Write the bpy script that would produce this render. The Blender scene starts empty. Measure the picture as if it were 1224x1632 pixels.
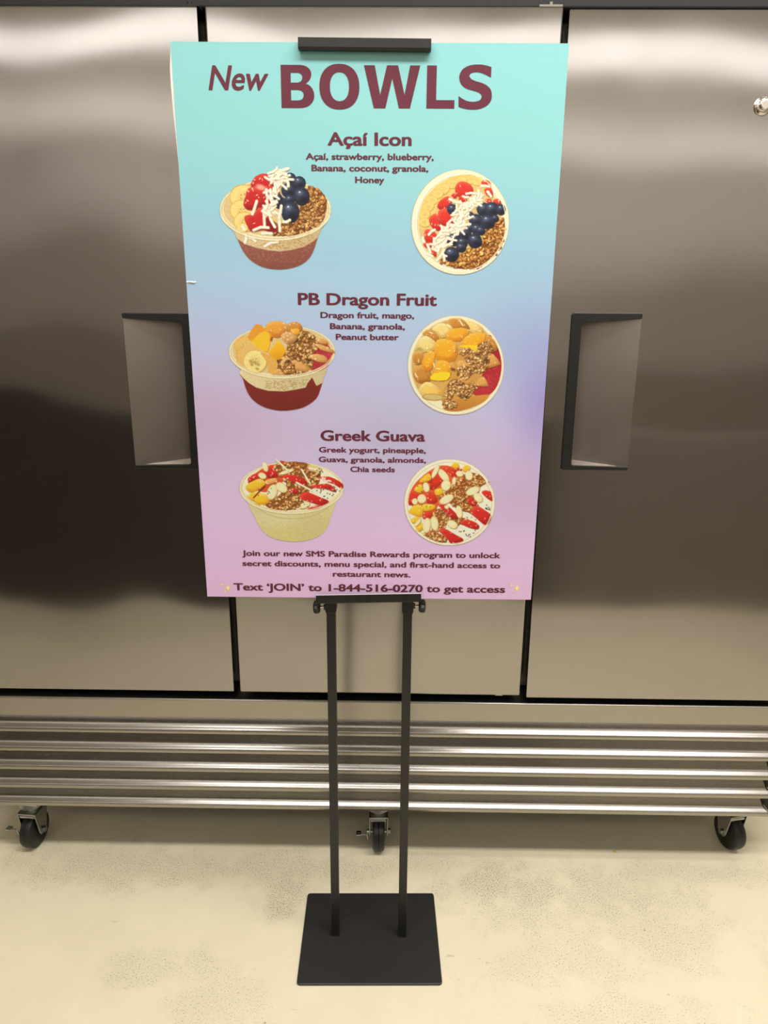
import bpy, bmesh, math, random
import numpy as np
from mathutils import Matrix, Vector

# ---------------------------------------------------------------- camera
S = bpy.context.scene
COL = S.collection
PITCH, YAW, ROLL = 0.26399, 0.01227, -0.00715
cam = bpy.data.cameras.new('camera')
cam.sensor_fit = 'VERTICAL'
cam.sensor_height = 36.0
cam.lens = 1116.927 / 1632 * 36.0
cam.clip_start = 0.02
cam_ob = bpy.data.objects.new('camera', cam)
COL.objects.link(cam_ob)
def _cam_matrix():
    cy, sy, cp, sp, cr, sr = math.cos(YAW), math.sin(YAW), math.cos(PITCH), math.sin(PITCH), math.cos(ROLL), math.sin(ROLL)
    right = Vector((cy, sy, 0)); fwd_h = Vector((-sy, cy, 0)); up_w = Vector((0, 0, 1))
    fwd = fwd_h * cp - up_w * sp
    up = fwd_h * sp + up_w * cp
    eu = right * cr - up * sr
    ew = right * sr + up * cr
    m = Matrix((eu, ew, -fwd)).transposed().to_4x4()
    m.translation = Vector((-0.03863, -1.45447, 1.30))
    return m
cam_ob.matrix_world = _cam_matrix()
S.camera = cam_ob

# ---------------------------------------------------------------- light and exposure
S.view_settings.view_transform = 'Standard'
S.view_settings.look = 'None'
S.view_settings.gamma = 1.0
S.view_settings.exposure = 0.0
S.view_settings.use_curve_mapping = False
world = bpy.data.worlds.new('world')
S.world = world
world.use_nodes = True
world.node_tree.nodes['Background'].inputs[0].default_value = (1.0, 0.93, 0.84, 1)
world.node_tree.nodes['Background'].inputs[1].default_value = 0.05
def area(name, loc, sx, sy, power, color, rot=(0, 0, 0)):
    l = bpy.data.lights.new(name, 'AREA')
    l.shape = 'RECTANGLE'; l.size = sx; l.size_y = sy; l.energy = power; l.color = color
    o = bpy.data.objects.new(name, l); o.location = loc; o.rotation_euler = rot
    COL.objects.link(o)
    return o
CEIL = 2.75
WARM = (1.0, 0.97, 0.925)
area('ceiling_light_front', (0.95, -0.60, CEIL - 0.03), 1.9, 0.14, 14, WARM)
area('ceiling_light_mid', (0.40, -1.02, CEIL - 0.03), 3.0, 0.26, 61, WARM)
area('ceiling_light_far', (-0.2, -2.75, CEIL - 0.03), 5.0, 0.46, 19, WARM)
area('added_uplight_rear', (0.3, -4.25, CEIL - 0.78), 8.0, 0.20, 58, WARM, (math.radians(180 + 14), 0, 0))  # added uplight, brightens the upper rear wall and ceiling for the door reflections

# ---------------------------------------------------------------- helpers
def lin(c):
    return tuple(((v / 255.0) / 12.92 if v / 255.0 <= 0.04045 else ((v / 255.0 + 0.055) / 1.055) ** 2.4) for v in c)
def lin4(c):
    return lin(c) + (1.0,)
def new_mat(name):
    m = bpy.data.materials.new(name); m.use_nodes = True
    nt = m.node_tree
    return m, nt, nt.nodes['Principled BSDF']
def plain(name, rgb, rough=0.5, metal=0.0, spec=0.5, noise=0.0, nscale=60.0):
    m, nt, b = new_mat(name)
    b.inputs['Roughness'].default_value = rough
    b.inputs['Metallic'].default_value = metal
    b.inputs['Specular IOR Level'].default_value = spec
    if noise > 0:
        tc = nt.nodes.new('ShaderNodeTexCoord'); n = nt.nodes.new('ShaderNodeTexNoise')
        n.inputs['Scale'].default_value = nscale; n.inputs['Detail'].default_value = 5
        r = nt.nodes.new('ShaderNodeValToRGB')
        r.color_ramp.elements[0].position = 0.3; r.color_ramp.elements[1].position = 0.7
        a = lin(rgb)
        r.color_ramp.elements[0].color = tuple(v * (1 - noise) for v in a) + (1,)
        r.color_ramp.elements[1].color = tuple(min(1, v * (1 + noise)) for v in a) + (1,)
        nt.links.new(tc.outputs['Object'], n.inputs['Vector']); nt.links.new(n.outputs['Fac'], r.inputs['Fac'])
        nt.links.new(r.outputs['Color'], b.inputs['Base Color'])
    else:
        b.inputs['Base Color'].default_value = lin4(rgb)
    return m
def steel(name, rgb=(205, 198, 188), rough=0.30, wave=0.0, wscale=2.2, seed=0.0, aniso=0.0, grain=(900, 900, 60), smudge=0.03):
    """brushed stainless sheet: fine grain, faint smudges, optionally gently wavy"""
    m, nt, b = new_mat(name)
    N, L = nt.nodes, nt.links
    b.inputs['Metallic'].default_value = 1.0
    tc = N.new('ShaderNodeTexCoord')
    mp = N.new('ShaderNodeMapping'); mp.inputs['Scale'].default_value = grain
    g = N.new('ShaderNodeTexNoise'); g.inputs['Scale'].default_value = 1.0; g.inputs['Detail'].default_value = 3
    L.new(tc.outputs['Object'], mp.inputs['Vector']); L.new(mp.outputs['Vector'], g.inputs['Vector'])
    s = N.new('ShaderNodeTexNoise'); s.inputs['Scale'].default_value = 5.0; s.inputs['Detail'].default_value = 6
    L.new(tc.outputs['Object'], s.inputs['Vector'])
    mr = N.new('ShaderNodeMapRange')
    mr.inputs['From Min'].default_value = 0.3; mr.inputs['From Max'].default_value = 0.7
    mr.inputs['To Min'].default_value = rough - smudge; mr.inputs['To Max'].default_value = rough + smudge
    ad = N.new('ShaderNodeMath'); ad.operation = 'MULTIPLY_ADD'; ad.inputs[1].default_value = 0.45
    L.new(g.outputs['Fac'], ad.inputs[0])
    sc = N.new('ShaderNodeMath'); sc.operation = 'MULTIPLY'; sc.inputs[1].default_value = 0.55
    L.new(s.outputs['Fac'], sc.inputs[0]); L.new(sc.outputs[0], ad.inputs[2])
    L.new(ad.outputs[0], mr.inputs['Value']); L.new(mr.outputs['Result'], b.inputs['Roughness'])
    r = N.new('ShaderNodeValToRGB'); a = lin(rgb)
    r.color_ramp.elements[0].position = 0.3; r.color_ramp.elements[1].position = 0.7
    r.color_ramp.elements[0].color = tuple(v * 0.985 for v in a) + (1,)
    r.color_ramp.elements[1].color = tuple(min(1, v * 1.015) for v in a) + (1,)
    L.new(g.outputs['Fac'], r.inputs['Fac']); L.new(r.outputs['Color'], b.inputs['Base Color'])
    if aniso > 0:      # vertical brushing spreads reflections sideways
        b.inputs['Anisotropic'].default_value = aniso
        t = N.new('ShaderNodeCombineXYZ'); t.inputs[0].default_value = 1.0
        L.new(t.outputs[0], b.inputs['Tangent'])
    if wave > 0:
        mp2 = N.new('ShaderNodeMapping'); mp2.inputs['Scale'].default_value = (wscale, 1.0, wscale * 0.6)
        mp2.inputs['Location'].default_value = (seed, seed * 0.7, seed * 1.3)
        w = N.new('ShaderNodeTexNoise'); w.inputs['Scale'].default_value = 1.0; w.inputs['Detail'].default_value = 1.0
        L.new(tc.outputs['Object'], mp2.inputs['Vector']); L.new(mp2.outputs['Vector'], w.inputs['Vector'])
        bp = N.new('ShaderNodeBump'); bp.inputs['Strength'].default_value = 1.0; bp.inputs['Distance'].default_value = wave
        L.new(w.outputs['Fac'], bp.inputs['Height']); L.new(bp.outputs['Normal'], b.inputs['Normal'])
    return m

def link_mesh(name, me, parent=None):
    o = bpy.data.objects.new(name, me); COL.objects.link(o)
    if parent is not None: o.parent = parent
    return o
def from_bm(name, bm, mat, parent=None, smooth=False, bevel=0.0, seg=2, angle=50):
    bmesh.ops.recalc_face_normals(bm, faces=bm.faces[:])
    me = bpy.data.meshes.new(name); bm.to_mesh(me); bm.free()
    for mm in (mat if isinstance(mat, (list, tuple)) else [mat]): me.materials.append(mm)
    o = link_mesh(name, me, parent)
    if smooth:
        for p in me.polygons: p.use_smooth = True
    if bevel > 0:
        md = o.modifiers.new('bevel', 'BEVEL'); md.width = bevel; md.segments = seg
        md.limit_method = 'ANGLE'; md.angle_limit = math.radians(angle); md.harden_normals = False
    return o
def box(bm, x0, x1, y0, y1, z0, z1):
    v = [bm.verts.new(p) for p in ((x0, y0, z0), (x1, y0, z0), (x1, y1, z0), (x0, y1, z0), (x0, y0, z1), (x1, y0, z1), (x1, y1, z1), (x0, y1, z1))]
    for f in ((0, 1, 2, 3), (4, 7, 6, 5), (0, 4, 5, 1), (1, 5, 6, 2), (2, 6, 7, 3), (3, 7, 4, 0)): bm.faces.new([v[i] for i in f])
def cyl(bm, c, axis, r, h, n=24, r2=None):
    """cylinder centred at c along axis"""
    axis = Vector(axis).normalized()
    q = Vector((0, 0, 1)).rotation_difference(axis).to_matrix().to_4x4()
    q.translation = Vector(c)
    bmesh.ops.create_cone(bm, cap_ends=True, segments=n, radius1=r, radius2=r if r2 is None else r2, depth=h, matrix=q)
def prism(bm, prof, x0, x1):
    """profile of (y, z) points extruded along x"""
    a = [bm.verts.new((x0, y, z)) for y, z in prof]; b = [bm.verts.new((x1, y, z)) for y, z in prof]
    n = len(prof)
    for i in range(n): bm.faces.new((a[i], a[(i + 1) % n], b[(i + 1) % n], b[i]))
    bm.faces.new(a[::-1]); bm.faces.new(b)
def slab(bm, pts, y0, y1):
    """outline of (x, z) points given a thickness along y"""
    a = [bm.verts.new((x, y0, z)) for x, z in pts]; b = [bm.verts.new((x, y1, z)) for x, z in pts]
    n = len(pts)
    for i in range(n): bm.faces.new((a[i], a[(i + 1) % n], b[(i + 1) % n], b[i]))
    bm.faces.new(a[::-1]); bm.faces.new(b)
def tube(bm, pts, r, n=8):
    pts = [Vector(p) for p in pts]; rings = []
    for i, p in enumerate(pts):
        d = (pts[min(i + 1, len(pts) - 1)] - pts[max(i - 1, 0)]).normalized()
        ref = Vector((0, 0, 1)) if abs(d.z) < 0.9 else Vector((1, 0, 0))
        u = d.cross(ref).normalized(); w = d.cross(u)
        rings.append([bm.verts.new(p + (u * math.cos(t) + w * math.sin(t)) * r) for t in [2 * math.pi * k / n for k in range(n)]])
    for a, b in zip(rings, rings[1:]):
        for k in range(n): bm.faces.new((a[k], a[(k + 1) % n], b[(k + 1) % n], b[k]))
    bm.faces.new(rings[0]); bm.faces.new(rings[-1][::-1])
def thing(name, label, cat, loc=(0, 0, 0)):
    o = bpy.data.objects.new(name, None); o.empty_display_size = 0.05; COL.objects.link(o)
    o.location = loc; o['label'] = label; o['category'] = cat
    return o
def structure(o):
    o['kind'] = 'structure'; return o

# ---------------------------------------------------------------- materials of the setting
def floor_material():
    m, nt, b = new_mat('worn_cream_floor'); N, L = nt.nodes, nt.links
    tc = N.new('ShaderNodeTexCoord')
    def noise(scale, detail=4, rough=0.5):
        n = N.new('ShaderNodeTexNoise'); n.inputs['Scale'].default_value = scale; n.inputs['Detail'].default_value = detail
        n.inputs['Roughness'].default_value = rough
        L.new(tc.outputs['Object'], n.inputs['Vector']); return n
    def ramp(src, p0, p1, c0=0.0, c1=1.0):
        r = N.new('ShaderNodeMapRange'); r.clamp = True; r.interpolation_type = 'SMOOTHSTEP'
        r.inputs['From Min'].default_value = p0; r.inputs['From Max'].default_value = p1
        r.inputs['To Min'].default_value = c0; r.inputs['To Max'].default_value = c1
        L.new(src, r.inputs['Value']); return r.outputs['Result']
    def mul(a, c):
        x = N.new('ShaderNodeMath'); x.operation = 'MULTIPLY'
        L.new(a, x.inputs[0])
        if isinstance(c, float): x.inputs[1].default_value = c
        else: L.new(c, x.inputs[1])
        return x.outputs[0]
    def mx(a, c):
        x = N.new('ShaderNodeMath'); x.operation = 'MAXIMUM'; L.new(a, x.inputs[0]); L.new(c, x.inputs[1]); return x.outputs[0]
    wob = noise(11, 5, 0.65)
    # worn patches: centre x, y, half sizes, strength
    patches = [(-0.72, -0.02, 0.40, 0.10, 0.75), (-0.27, -0.01, 0.34, 0.08, 0.8), (-0.29, -0.09, 0.07, 0.10, 1.0), (-0.50, -0.30, 0.17, 0.06, 0.6), (-0.38, -0.38, 0.15, 0.08, 0.5),
               (0.24, -0.06, 0.26, 0.10, 1.0), (0.28, -0.15, 0.17, 0.08, 0.7), (0.48, -0.08, 0.24, 0.12, 0.8), (0.56, -0.19, 0.20, 0.13, 0.65), (0.72, -0.01, 0.3, 0.05, 0.7),
               (0.33, -0.27, 0.25, 0.1, 0.55), (0.45, -0.38, 0.25, 0.06, 0.5), (0.02, 0.0, 0.4, 0.06, 0.6)]
    total = None
    for px, py, hx, hy, st in patches:
        mp = N.new('ShaderNodeMapping'); mp.vector_type = 'POINT'
        mp.inputs['Scale'].default_value = (1 / hx, 1 / hy, 0); mp.inputs['Location'].default_value = (-px / hx, -py / hy, 0)
        L.new(tc.outputs['Object'], mp.inputs['Vector'])
        ln = N.new('ShaderNodeVectorMath'); ln.operation = 'LENGTH'; L.new(mp.outputs['Vector'], ln.inputs[0])
        ad = N.new('ShaderNodeMath'); ad.operation = 'MULTIPLY_ADD'; ad.inputs[1].default_value = 1.0
        L.new(ln.outputs['Value'], ad.inputs[0])
        wv = N.new('ShaderNodeMath'); wv.operation = 'MULTIPLY_ADD'; wv.inputs[1].default_value = 3.0; wv.inputs[2].default_value = -1.5
        L.new(wob.outputs['Fac'], wv.inputs[0]); L.new(wv.outputs[0], ad.inputs[2])
        k = mul(ramp(ad.outputs[0], 1.15, 0.25), st * 0.62)
        total = k if total is None else mx(total, k)
    # fine dirt pits inside the patches and a few loose specks everywhere
    pit = noise(330, 3, 0.6)
    th = N.new('ShaderNodeMath'); th.operation = 'MULTIPLY_ADD'; th.inputs[1].default_value = 0.18
    L.new(total, th.inputs[0]); L.new(pit.outputs['Fac'], th.inputs[2])
    pits = mul(ramp(th.outputs[0], 0.60, 0.76), 0.75)
    pits = mul(pits, ramp(total, 0.0, 0.25))
    haze = mul(total, 0.16)
    v = N.new('ShaderNodeTexVoronoi'); v.inputs['Scale'].default_value = 17.0; v.inputs['Randomness'].default_value = 1.0
    L.new(tc.outputs['Object'], v.inputs['Vector'])
    speck = mul(mul(ramp(v.outputs['Distance'], 0.05, 0.028), ramp(noise(30, 1).outputs['Fac'], 0.5, 0.6)), 0.65)
    # thin scuffs
    mp = N.new('ShaderNodeMapping'); mp.inputs['Scale'].default_value = (16, 60, 1); mp.inputs['Rotation'].default_value = (0, 0, -0.45)
    L.new(tc.outputs['Object'], mp.inputs['Vector'])
    sn = N.new('ShaderNodeTexNoise'); sn.inputs['Scale'].default_value = 1.0; sn.inputs['Detail'].default_value = 2
    L.new(mp.outputs['Vector'], sn.inputs['Vector'])
    scuff = mul(mul(ramp(sn.outputs['Fac'], 0.70, 0.78), ramp(noise(3.0, 1).outputs['Fac'], 0.45, 0.6)), 0.4)
    dirt = mx(mx(pits, haze), mx(speck, scuff))
    base = N.new('ShaderNodeValToRGB')
    base.color_ramp.elements[0].position = 0.3; base.color_ramp.elements[1].position = 0.75
    base.color_ramp.elements[0].color = lin4((229, 219, 190)); base.color_ramp.elements[1].color = lin4((240, 230, 201))
    L.new(noise(4.0, 6, 0.65).outputs['Fac'], base.inputs['Fac'])
    mixc = N.new('ShaderNodeMix'); mixc.data_type = 'RGBA'
    L.new(dirt, mixc.inputs['Factor']); L.new(base.outputs['Color'], mixc.inputs[6]); mixc.inputs[7].default_value = lin4((98, 90, 76))
    L.new(mixc.outputs[2], b.inputs['Base Color'])
    b.inputs['Roughness'].default_value = 0.55
    bp = N.new('ShaderNodeBump'); bp.inputs['Strength'].default_value = 0.12; bp.inputs['Distance'].default_value = 0.002
    L.new(noise(120, 3).outputs['Fac'], bp.inputs['Height']); L.new(bp.outputs['Normal'], b.inputs['Normal'])
    return m
M_floor = floor_material()
M_wall = plain('cream_wall', (222, 216, 208), 0.7, noise=0.02, nscale=3)
M_rear = plain('tan_wall', (205, 198, 193), 0.7, noise=0.02, nscale=3)
M_blocker_left = plain('dark_light_blocker', (76, 70, 65), 0.6, noise=0.05, nscale=4)
M_blocker_right = plain('brown_light_blocker', (140, 132, 122), 0.6, noise=0.05, nscale=4)
M_reflpanel = plain('brown_reflection_panel', (165, 157, 148), 0.6, noise=0.05, nscale=4)
M_ceil = plain('ceiling_tile', (244, 241, 236), 0.8, noise=0.02, nscale=8)

# ---------------------------------------------------------------- the room
X0, X1, Y0, Y1 = -4.6, 4.6, -5.2, 0.92
def wall(name, x0, x1, y0, y1, z0, z1, mat):
    bm = bmesh.new(); box(bm, x0, x1, y0, y1, z0, z1)
    return structure(from_bm(name, bm, mat))
wall('floor', X0, X1, Y0, Y1, -0.10, 0.0, M_floor)
wall('ceiling', X0, X1, Y0, Y1, CEIL, CEIL + 0.1, M_ceil)
wall('wall_back', X0, X1, Y1, Y1 + 0.1, 0.0, CEIL, M_wall)
wall('wall_rear', X0, X1, Y0 - 0.1, Y0, 0.0, CEIL, M_rear)
wall('wall_left', X0 - 0.1, X0, Y0, Y1, 0.0, CEIL, M_wall)
wall('wall_right', X1, X1 + 0.1, Y0, Y1, 0.0, CEIL, M_wall)
wall('light_blocker_left', -4.6, 0.75, -1.87, -1.77, 0.0, 0.92, M_blocker_left)  # added unseen barrier: darkens the door reflections, blocks light under the refrigerator
wall('light_blocker_right', 0.75, 4.6, -1.87, -1.77, 0.0, 0.86, M_blocker_right)  # added too, in a lighter tone for the right door's reflection
wall('added_reflection_panel', -4.6, 4.6, -5.2, -5.14, 0.0, 1.05, M_reflpanel)  # added unseen panel that lowers the tone of the door reflections

# ---------------------------------------------------------------- refrigerator
M_st = [steel('door_steel_a', (164, 160, 158), 0.135, wave=0.030, seed=1.0, aniso=0.85),
        steel('door_steel_b', (164, 160, 158), 0.135, wave=0.020, seed=4.3, aniso=0.85),
        steel('door_steel_c', (164, 160, 158), 0.135, wave=0.012, seed=8.1, aniso=0.85)]
M_frame = steel('frame_steel', (166, 162, 156), 0.30, grain=(14, 420, 420))
M_louvre = steel('louvre_steel', (166, 162, 156), 0.27, grain=(8, 420, 420))
M_pocket = steel('pocket_steel', (168, 160, 155), 0.34, smudge=0.07)
M_chrome = steel('lock_chrome', (225, 220, 214), 0.12)
M_dull = steel('mullion_steel', (120, 116, 110), 0.42)
M_blackpl = plain('black_plastic', (21, 20, 19), 0.42, noise=0.12, nscale=900)
M_gasket = plain('gasket_rubber', (18, 18, 18), 0.7)
M_pan = plain('dark_pan', (26, 24, 22), 0.7)
M_zinc = steel('zinc_plate', (178, 178, 174), 0.32)
M_wheel = plain('wheel_rubber', (22, 22, 23), 0.45, noise=0.15, nscale=300)

fridge = thing('refrigerator', 'wide stainless steel three door refrigerator on casters behind the sign', 'refrigerator', (0, 0, 0))
ZB, ZT = 0.4715, 1.8497
bm = bmesh.new()
box(bm, -1.062, 0.935, 0.085, 0.86, 0.137, 1.93)
from_bm('cabinet', bm, M_dull, fridge, bevel=0.003)
bm = bmesh.new()
for xa in (-0.3940, 0.2660): box(bm, xa - 0.022, xa + 0.022, 0.070, 0.0855, ZB - 0.012, ZT)
from_bm('mullion', bm, M_dull, fridge, bevel=0.002)
bm = bmesh.new()
box(bm, -1.062, 0.935, 0.022, 0.0855, ZT + 0.006, 1.935)
from_bm('top_fascia', bm, M_gasket, fridge, bevel=0.003)

def make_door(x0, x1, mat, pocket, tilt, lock=None, hz=0.0):
    """steel door slab with a wedge-shaped finger pocket pressed into its face"""
    T = 0.052
    zc = (ZB + ZT) / 2
    root = bpy.data.objects.new('door', None)  # replaced by mesh below
    bpy.data.objects.remove(root)
    bm = bmesh.new()
    P = lambda x, y, z: bm.verts.new((x, y, z - zc))
    o = [P(x0, 0, ZB), P(x1, 0, ZB), P(x1, 0, ZT), P(x0, 0, ZT)]
    k = [P(x0, T, ZB), P(x1, T, ZB), P(x1, T, ZT), P(x0, T, ZT)]
    if pocket:
        side, xd, xs = pocket            # xd: deep edge, xs: shallow edge
        za, zb = 1.006 + hz, 1.314 + hz
        xl, xr = min(xd, xs), max(xd, xs)
        h = [P(xl, 0, za), P(xr, 0, za), P(xr, 0, zb), P(xl, 0, zb)]
        for i in range(4):
            j = (i + 1) % 4
            bm.faces.new((o[i], o[j], h[j], h[i]))
        deep = [P(xd, 0.046, za), P(xd, 0.046, zb)]
        if side > 0:   # deep edge on the left (right door)
            sh_b, sh_t, de_b, de_t = h[1], h[2], h[0], h[3]
        else:
            sh_b, sh_t, de_b, de_t = h[0], h[3], h[1], h[2]
        fp = bm.faces.new((sh_b, sh_t, deep[1], deep[0])); fp.material_index = 1
        f = bm.faces.new((de_b, deep[0], deep[1], de_t)); f.material_index = 1
        f = bm.faces.new((sh_b, deep[0], de_b)); f.material_index = 1
        f = bm.faces.new((sh_t, de_t, deep[1])); f.material_index = 1
    else:
        bm.faces.new(o)
    for i in range(4):
        j = (i + 1) % 4
        bm.faces.new((o[i], k[i], k[j], o[j]))
    bm.faces.new(k[::-1])
    bmesh.ops.recalc_face_normals(bm, faces=bm.faces[:])
    d = from_bm('door', bm, [mat, M_pocket], fridge, bevel=0.0028, seg=2, angle=70)
    d.location = (0, 0, zc); d.rotation_euler = (tilt, 0, 0)
    # gasket behind the door
    bm = bmesh.new()
    box(bm, x0 + 0.008, x1 - 0.008, T, T + 0.012, ZB + 0.006 - zc, ZT - 0.006 - zc)
    from_bm('gasket', bm, M_gasket, d, bevel=0.002)
    if pocket:
        s = side
        def X(t): return xd + s * t      # t measured from the deep edge toward the shallow edge
        w = abs(xs - xd)
        zt, zb2 = 1.3195 + hz, 1.0015 + hz
        inner_b, inner_t = 1.0115 + hz, 1.3015 + hz
        pts = [(-0.021, zb2 + .003), (-0.018, zb2), (w - 0.003, zb2), (w, zb2 + 0.003), (w, zb2 + 0.0075), (0.003, inner_b), (0.0, inner_b + 0.003),
               (0.0, inner_t - 0.007), (0.002, inner_t - 0.002), (0.007, inner_t), (w, zt - 0.0105), (w + 0.001, zt - 0.002), (w - 0.002, zt), (-0.017, zt), (-0.021, zt - 0.004)]
        bm = bmesh.new()
        slab(bm, [(X(a), b - zc) for a, b in pts], -0.0035, 0.004)
        from_bm('handle', bm, M_blackpl, d, bevel=0.0012, seg=2, angle=30)
        # sheet-metal ledge at the foot of the pocket
        bm = bmesh.new()
        q = [(X(0.0), 0.0045, inner_b - zc - 0.001), (X(w - 0.004), 0.0045, zb2 + 0.006 - zc), (X(w * 0.5), 0.021, inner_b - zc + 0.0015), (X(0.0), 0.044, inner_b - zc + 0.0065)]
        vs = [bm.verts.new(p) for p in q] + [bm.verts.new((p[0], p[1], p[2] - 0.003)) for p in q]
        bm.faces.new(vs[:4]); bm.faces.new(vs[4:][::-1])
        for i in range(4): bm.faces.new((vs[i], vs[4 + i], vs[4 + (i + 1) % 4], vs[(i + 1) % 4]))
        from_bm('pocket_ledge', bm, M_chrome, d)
    if lock:
        lx, lz = lock
        bm = bmesh.new()
        prof = [(0.0, -0.0125), (0.0075, -0.0125), (0.0088, -0.0115), (0.0095, -0.006), (0.0118, -0.0055), (0.0155, -0.003), (0.0165, 0.001)]
        n = 40; rings = []
        for r, y in prof[1:]:
            rings.append([bm.verts.new((lx + r * math.cos(2 * math.pi * i / n), y, lz - zc + r * math.sin(2 * math.pi * i / n))) for i in range(n)])
        for a, c in zip(rings, rings[1:]):
            for i in range(n): bm.faces.new((a[i], a[(i + 1) % n], c[(i + 1) % n], c[i]))
        bm.faces.new(rings[0])
        from_bm('lock', bm, M_chrome, d, smooth=False, bevel=0.0004, seg=1, angle=30)
    return d
make_door(-1.0475, -0.4011, M_st[0], (-1, -0.4655, -0.5845), math.radians(0.0), hz=-0.004)
make_door(-0.3868, 0.2594, M_st[1], None, math.radians(0.0))
make_door(0.2726, 0.9190, M_st[2], (1, 0.3355, 0.4545), math.radians(-0.8), lock=(0.6405, 1.692), hz=0.002)

# hinge plates above the doors
for hx in (0.247, 0.905, -0.410):
    bm = bmesh.new()
    box(bm, hx - 0.03, hx + 0.012, 0.006, 0.03, ZT + 0.0015, ZT + 0.0055)
    cyl(bm, (hx - 0.008, 0.016, ZT + 0.008), (0, 0, 1), 0.005, 0.008, 12)
    from_bm('hinge', bm, M_dull if hx == 0.247 else M_gasket, fridge, bevel=0.0006)
# little catch under the middle door
bm = bmesh.new(); box(bm, 0.205, 0.222, 0.010, 0.05, ZB - 0.0065, ZB - 0.001)
from_bm('hinge', bm, M_zinc, fridge, bevel=0.0006)

# frame rail and louvred grille
bm = bmesh.new()
prism(bm, [(-0.004, 0.4055), (-0.004, 0.4515), (-0.001, 0.4535), (0.082, 0.4535), (0.082, 0.4045), (0.02, 0.4045)], -1.060, 0.934)
from_bm('frame_rail', bm, M_frame, fridge, bevel=0.0012, seg=2, angle=30)
bm = bmesh.new(); box(bm, -1.060, 0.934, 0.044, 0.084, 0.140, 0.4050)
box(bm, -1.05, 0.925, 0.026, 0.045, 0.17, 0.4050)
grille = from_bm('grille', bm, M_pan, fridge)
LB = [0.3640, 0.3120, 0.2610, 0.2105, 0.1600]
GX0, GX1 = -1.052, 0.870
for i, zb in enumerate(LB):
    top = 0.4050 if i == 0 else LB[i - 1] + 0.001
    h = top - zb
    prof = [(-0.0065, zb), (-0.0070, zb + 0.0085), (-0.0058, zb + 0.0105), (-0.0030, zb + 0.0124), (0.0004, zb + 0.0146), (0.0030, zb + 0.0170), (0.0046, zb + 0.0196), (0.0058, zb + 0.0230),
            (0.0082, zb + 0.0310), (0.0146, zb + h), (0.0166, zb + h), (0.0102, zb + 0.0310), (0.0078, zb + 0.0232), (0.0032, zb + 0.0140), (-0.0040, zb + 0.0102), (-0.0050, zb)]
    bm = bmesh.new()
    # the ends are mitred back, so the deep part of the louvre stops short of the lip
    def xe(y): return GX1 - max(0.0, (y + 0.003)) * 1.1
    a = [bm.verts.new((GX0, y, z)) for y, z in prof]; b = [bm.verts.new((xe(y), y, z)) for y, z in prof]
    n = len(prof)
    for k in range(n): bm.faces.new((a[k], a[(k + 1) % n], b[(k + 1) % n], b[k]))
    bm.faces.new(a[::-1]); bm.faces.new(b)
    # folded end return
    yb, yt = prof[0], prof[7]
    e = [bm.verts.new(p) for p in ((GX1, -0.0065, zb), (GX1 + 0.001, -0.006, zb + 0.011), (xe(0.0058) + 0.003, 0.0058, zb + 0.023), (xe(0.0058) + 0.012, 0.022, zb + 0.023), (GX1 + 0.010, 0.026, zb))]
    e2 = [bm.verts.new((p.co.x + 0.0015, p.co.y, p.co.z)) for p in e]
    bm.faces.new(e); bm.faces.new(e2[::-1])
    for k in range(5): bm.faces.new((e[k], e2[k], e2[(k + 1) % 5], e[(k + 1) % 5]))
    lo = from_bm('louvre', bm, M_louvre, grille, smooth=True)
    md = lo.modifiers.new('split', 'EDGE_SPLIT'); md.split_angle = math.radians(38)

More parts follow.
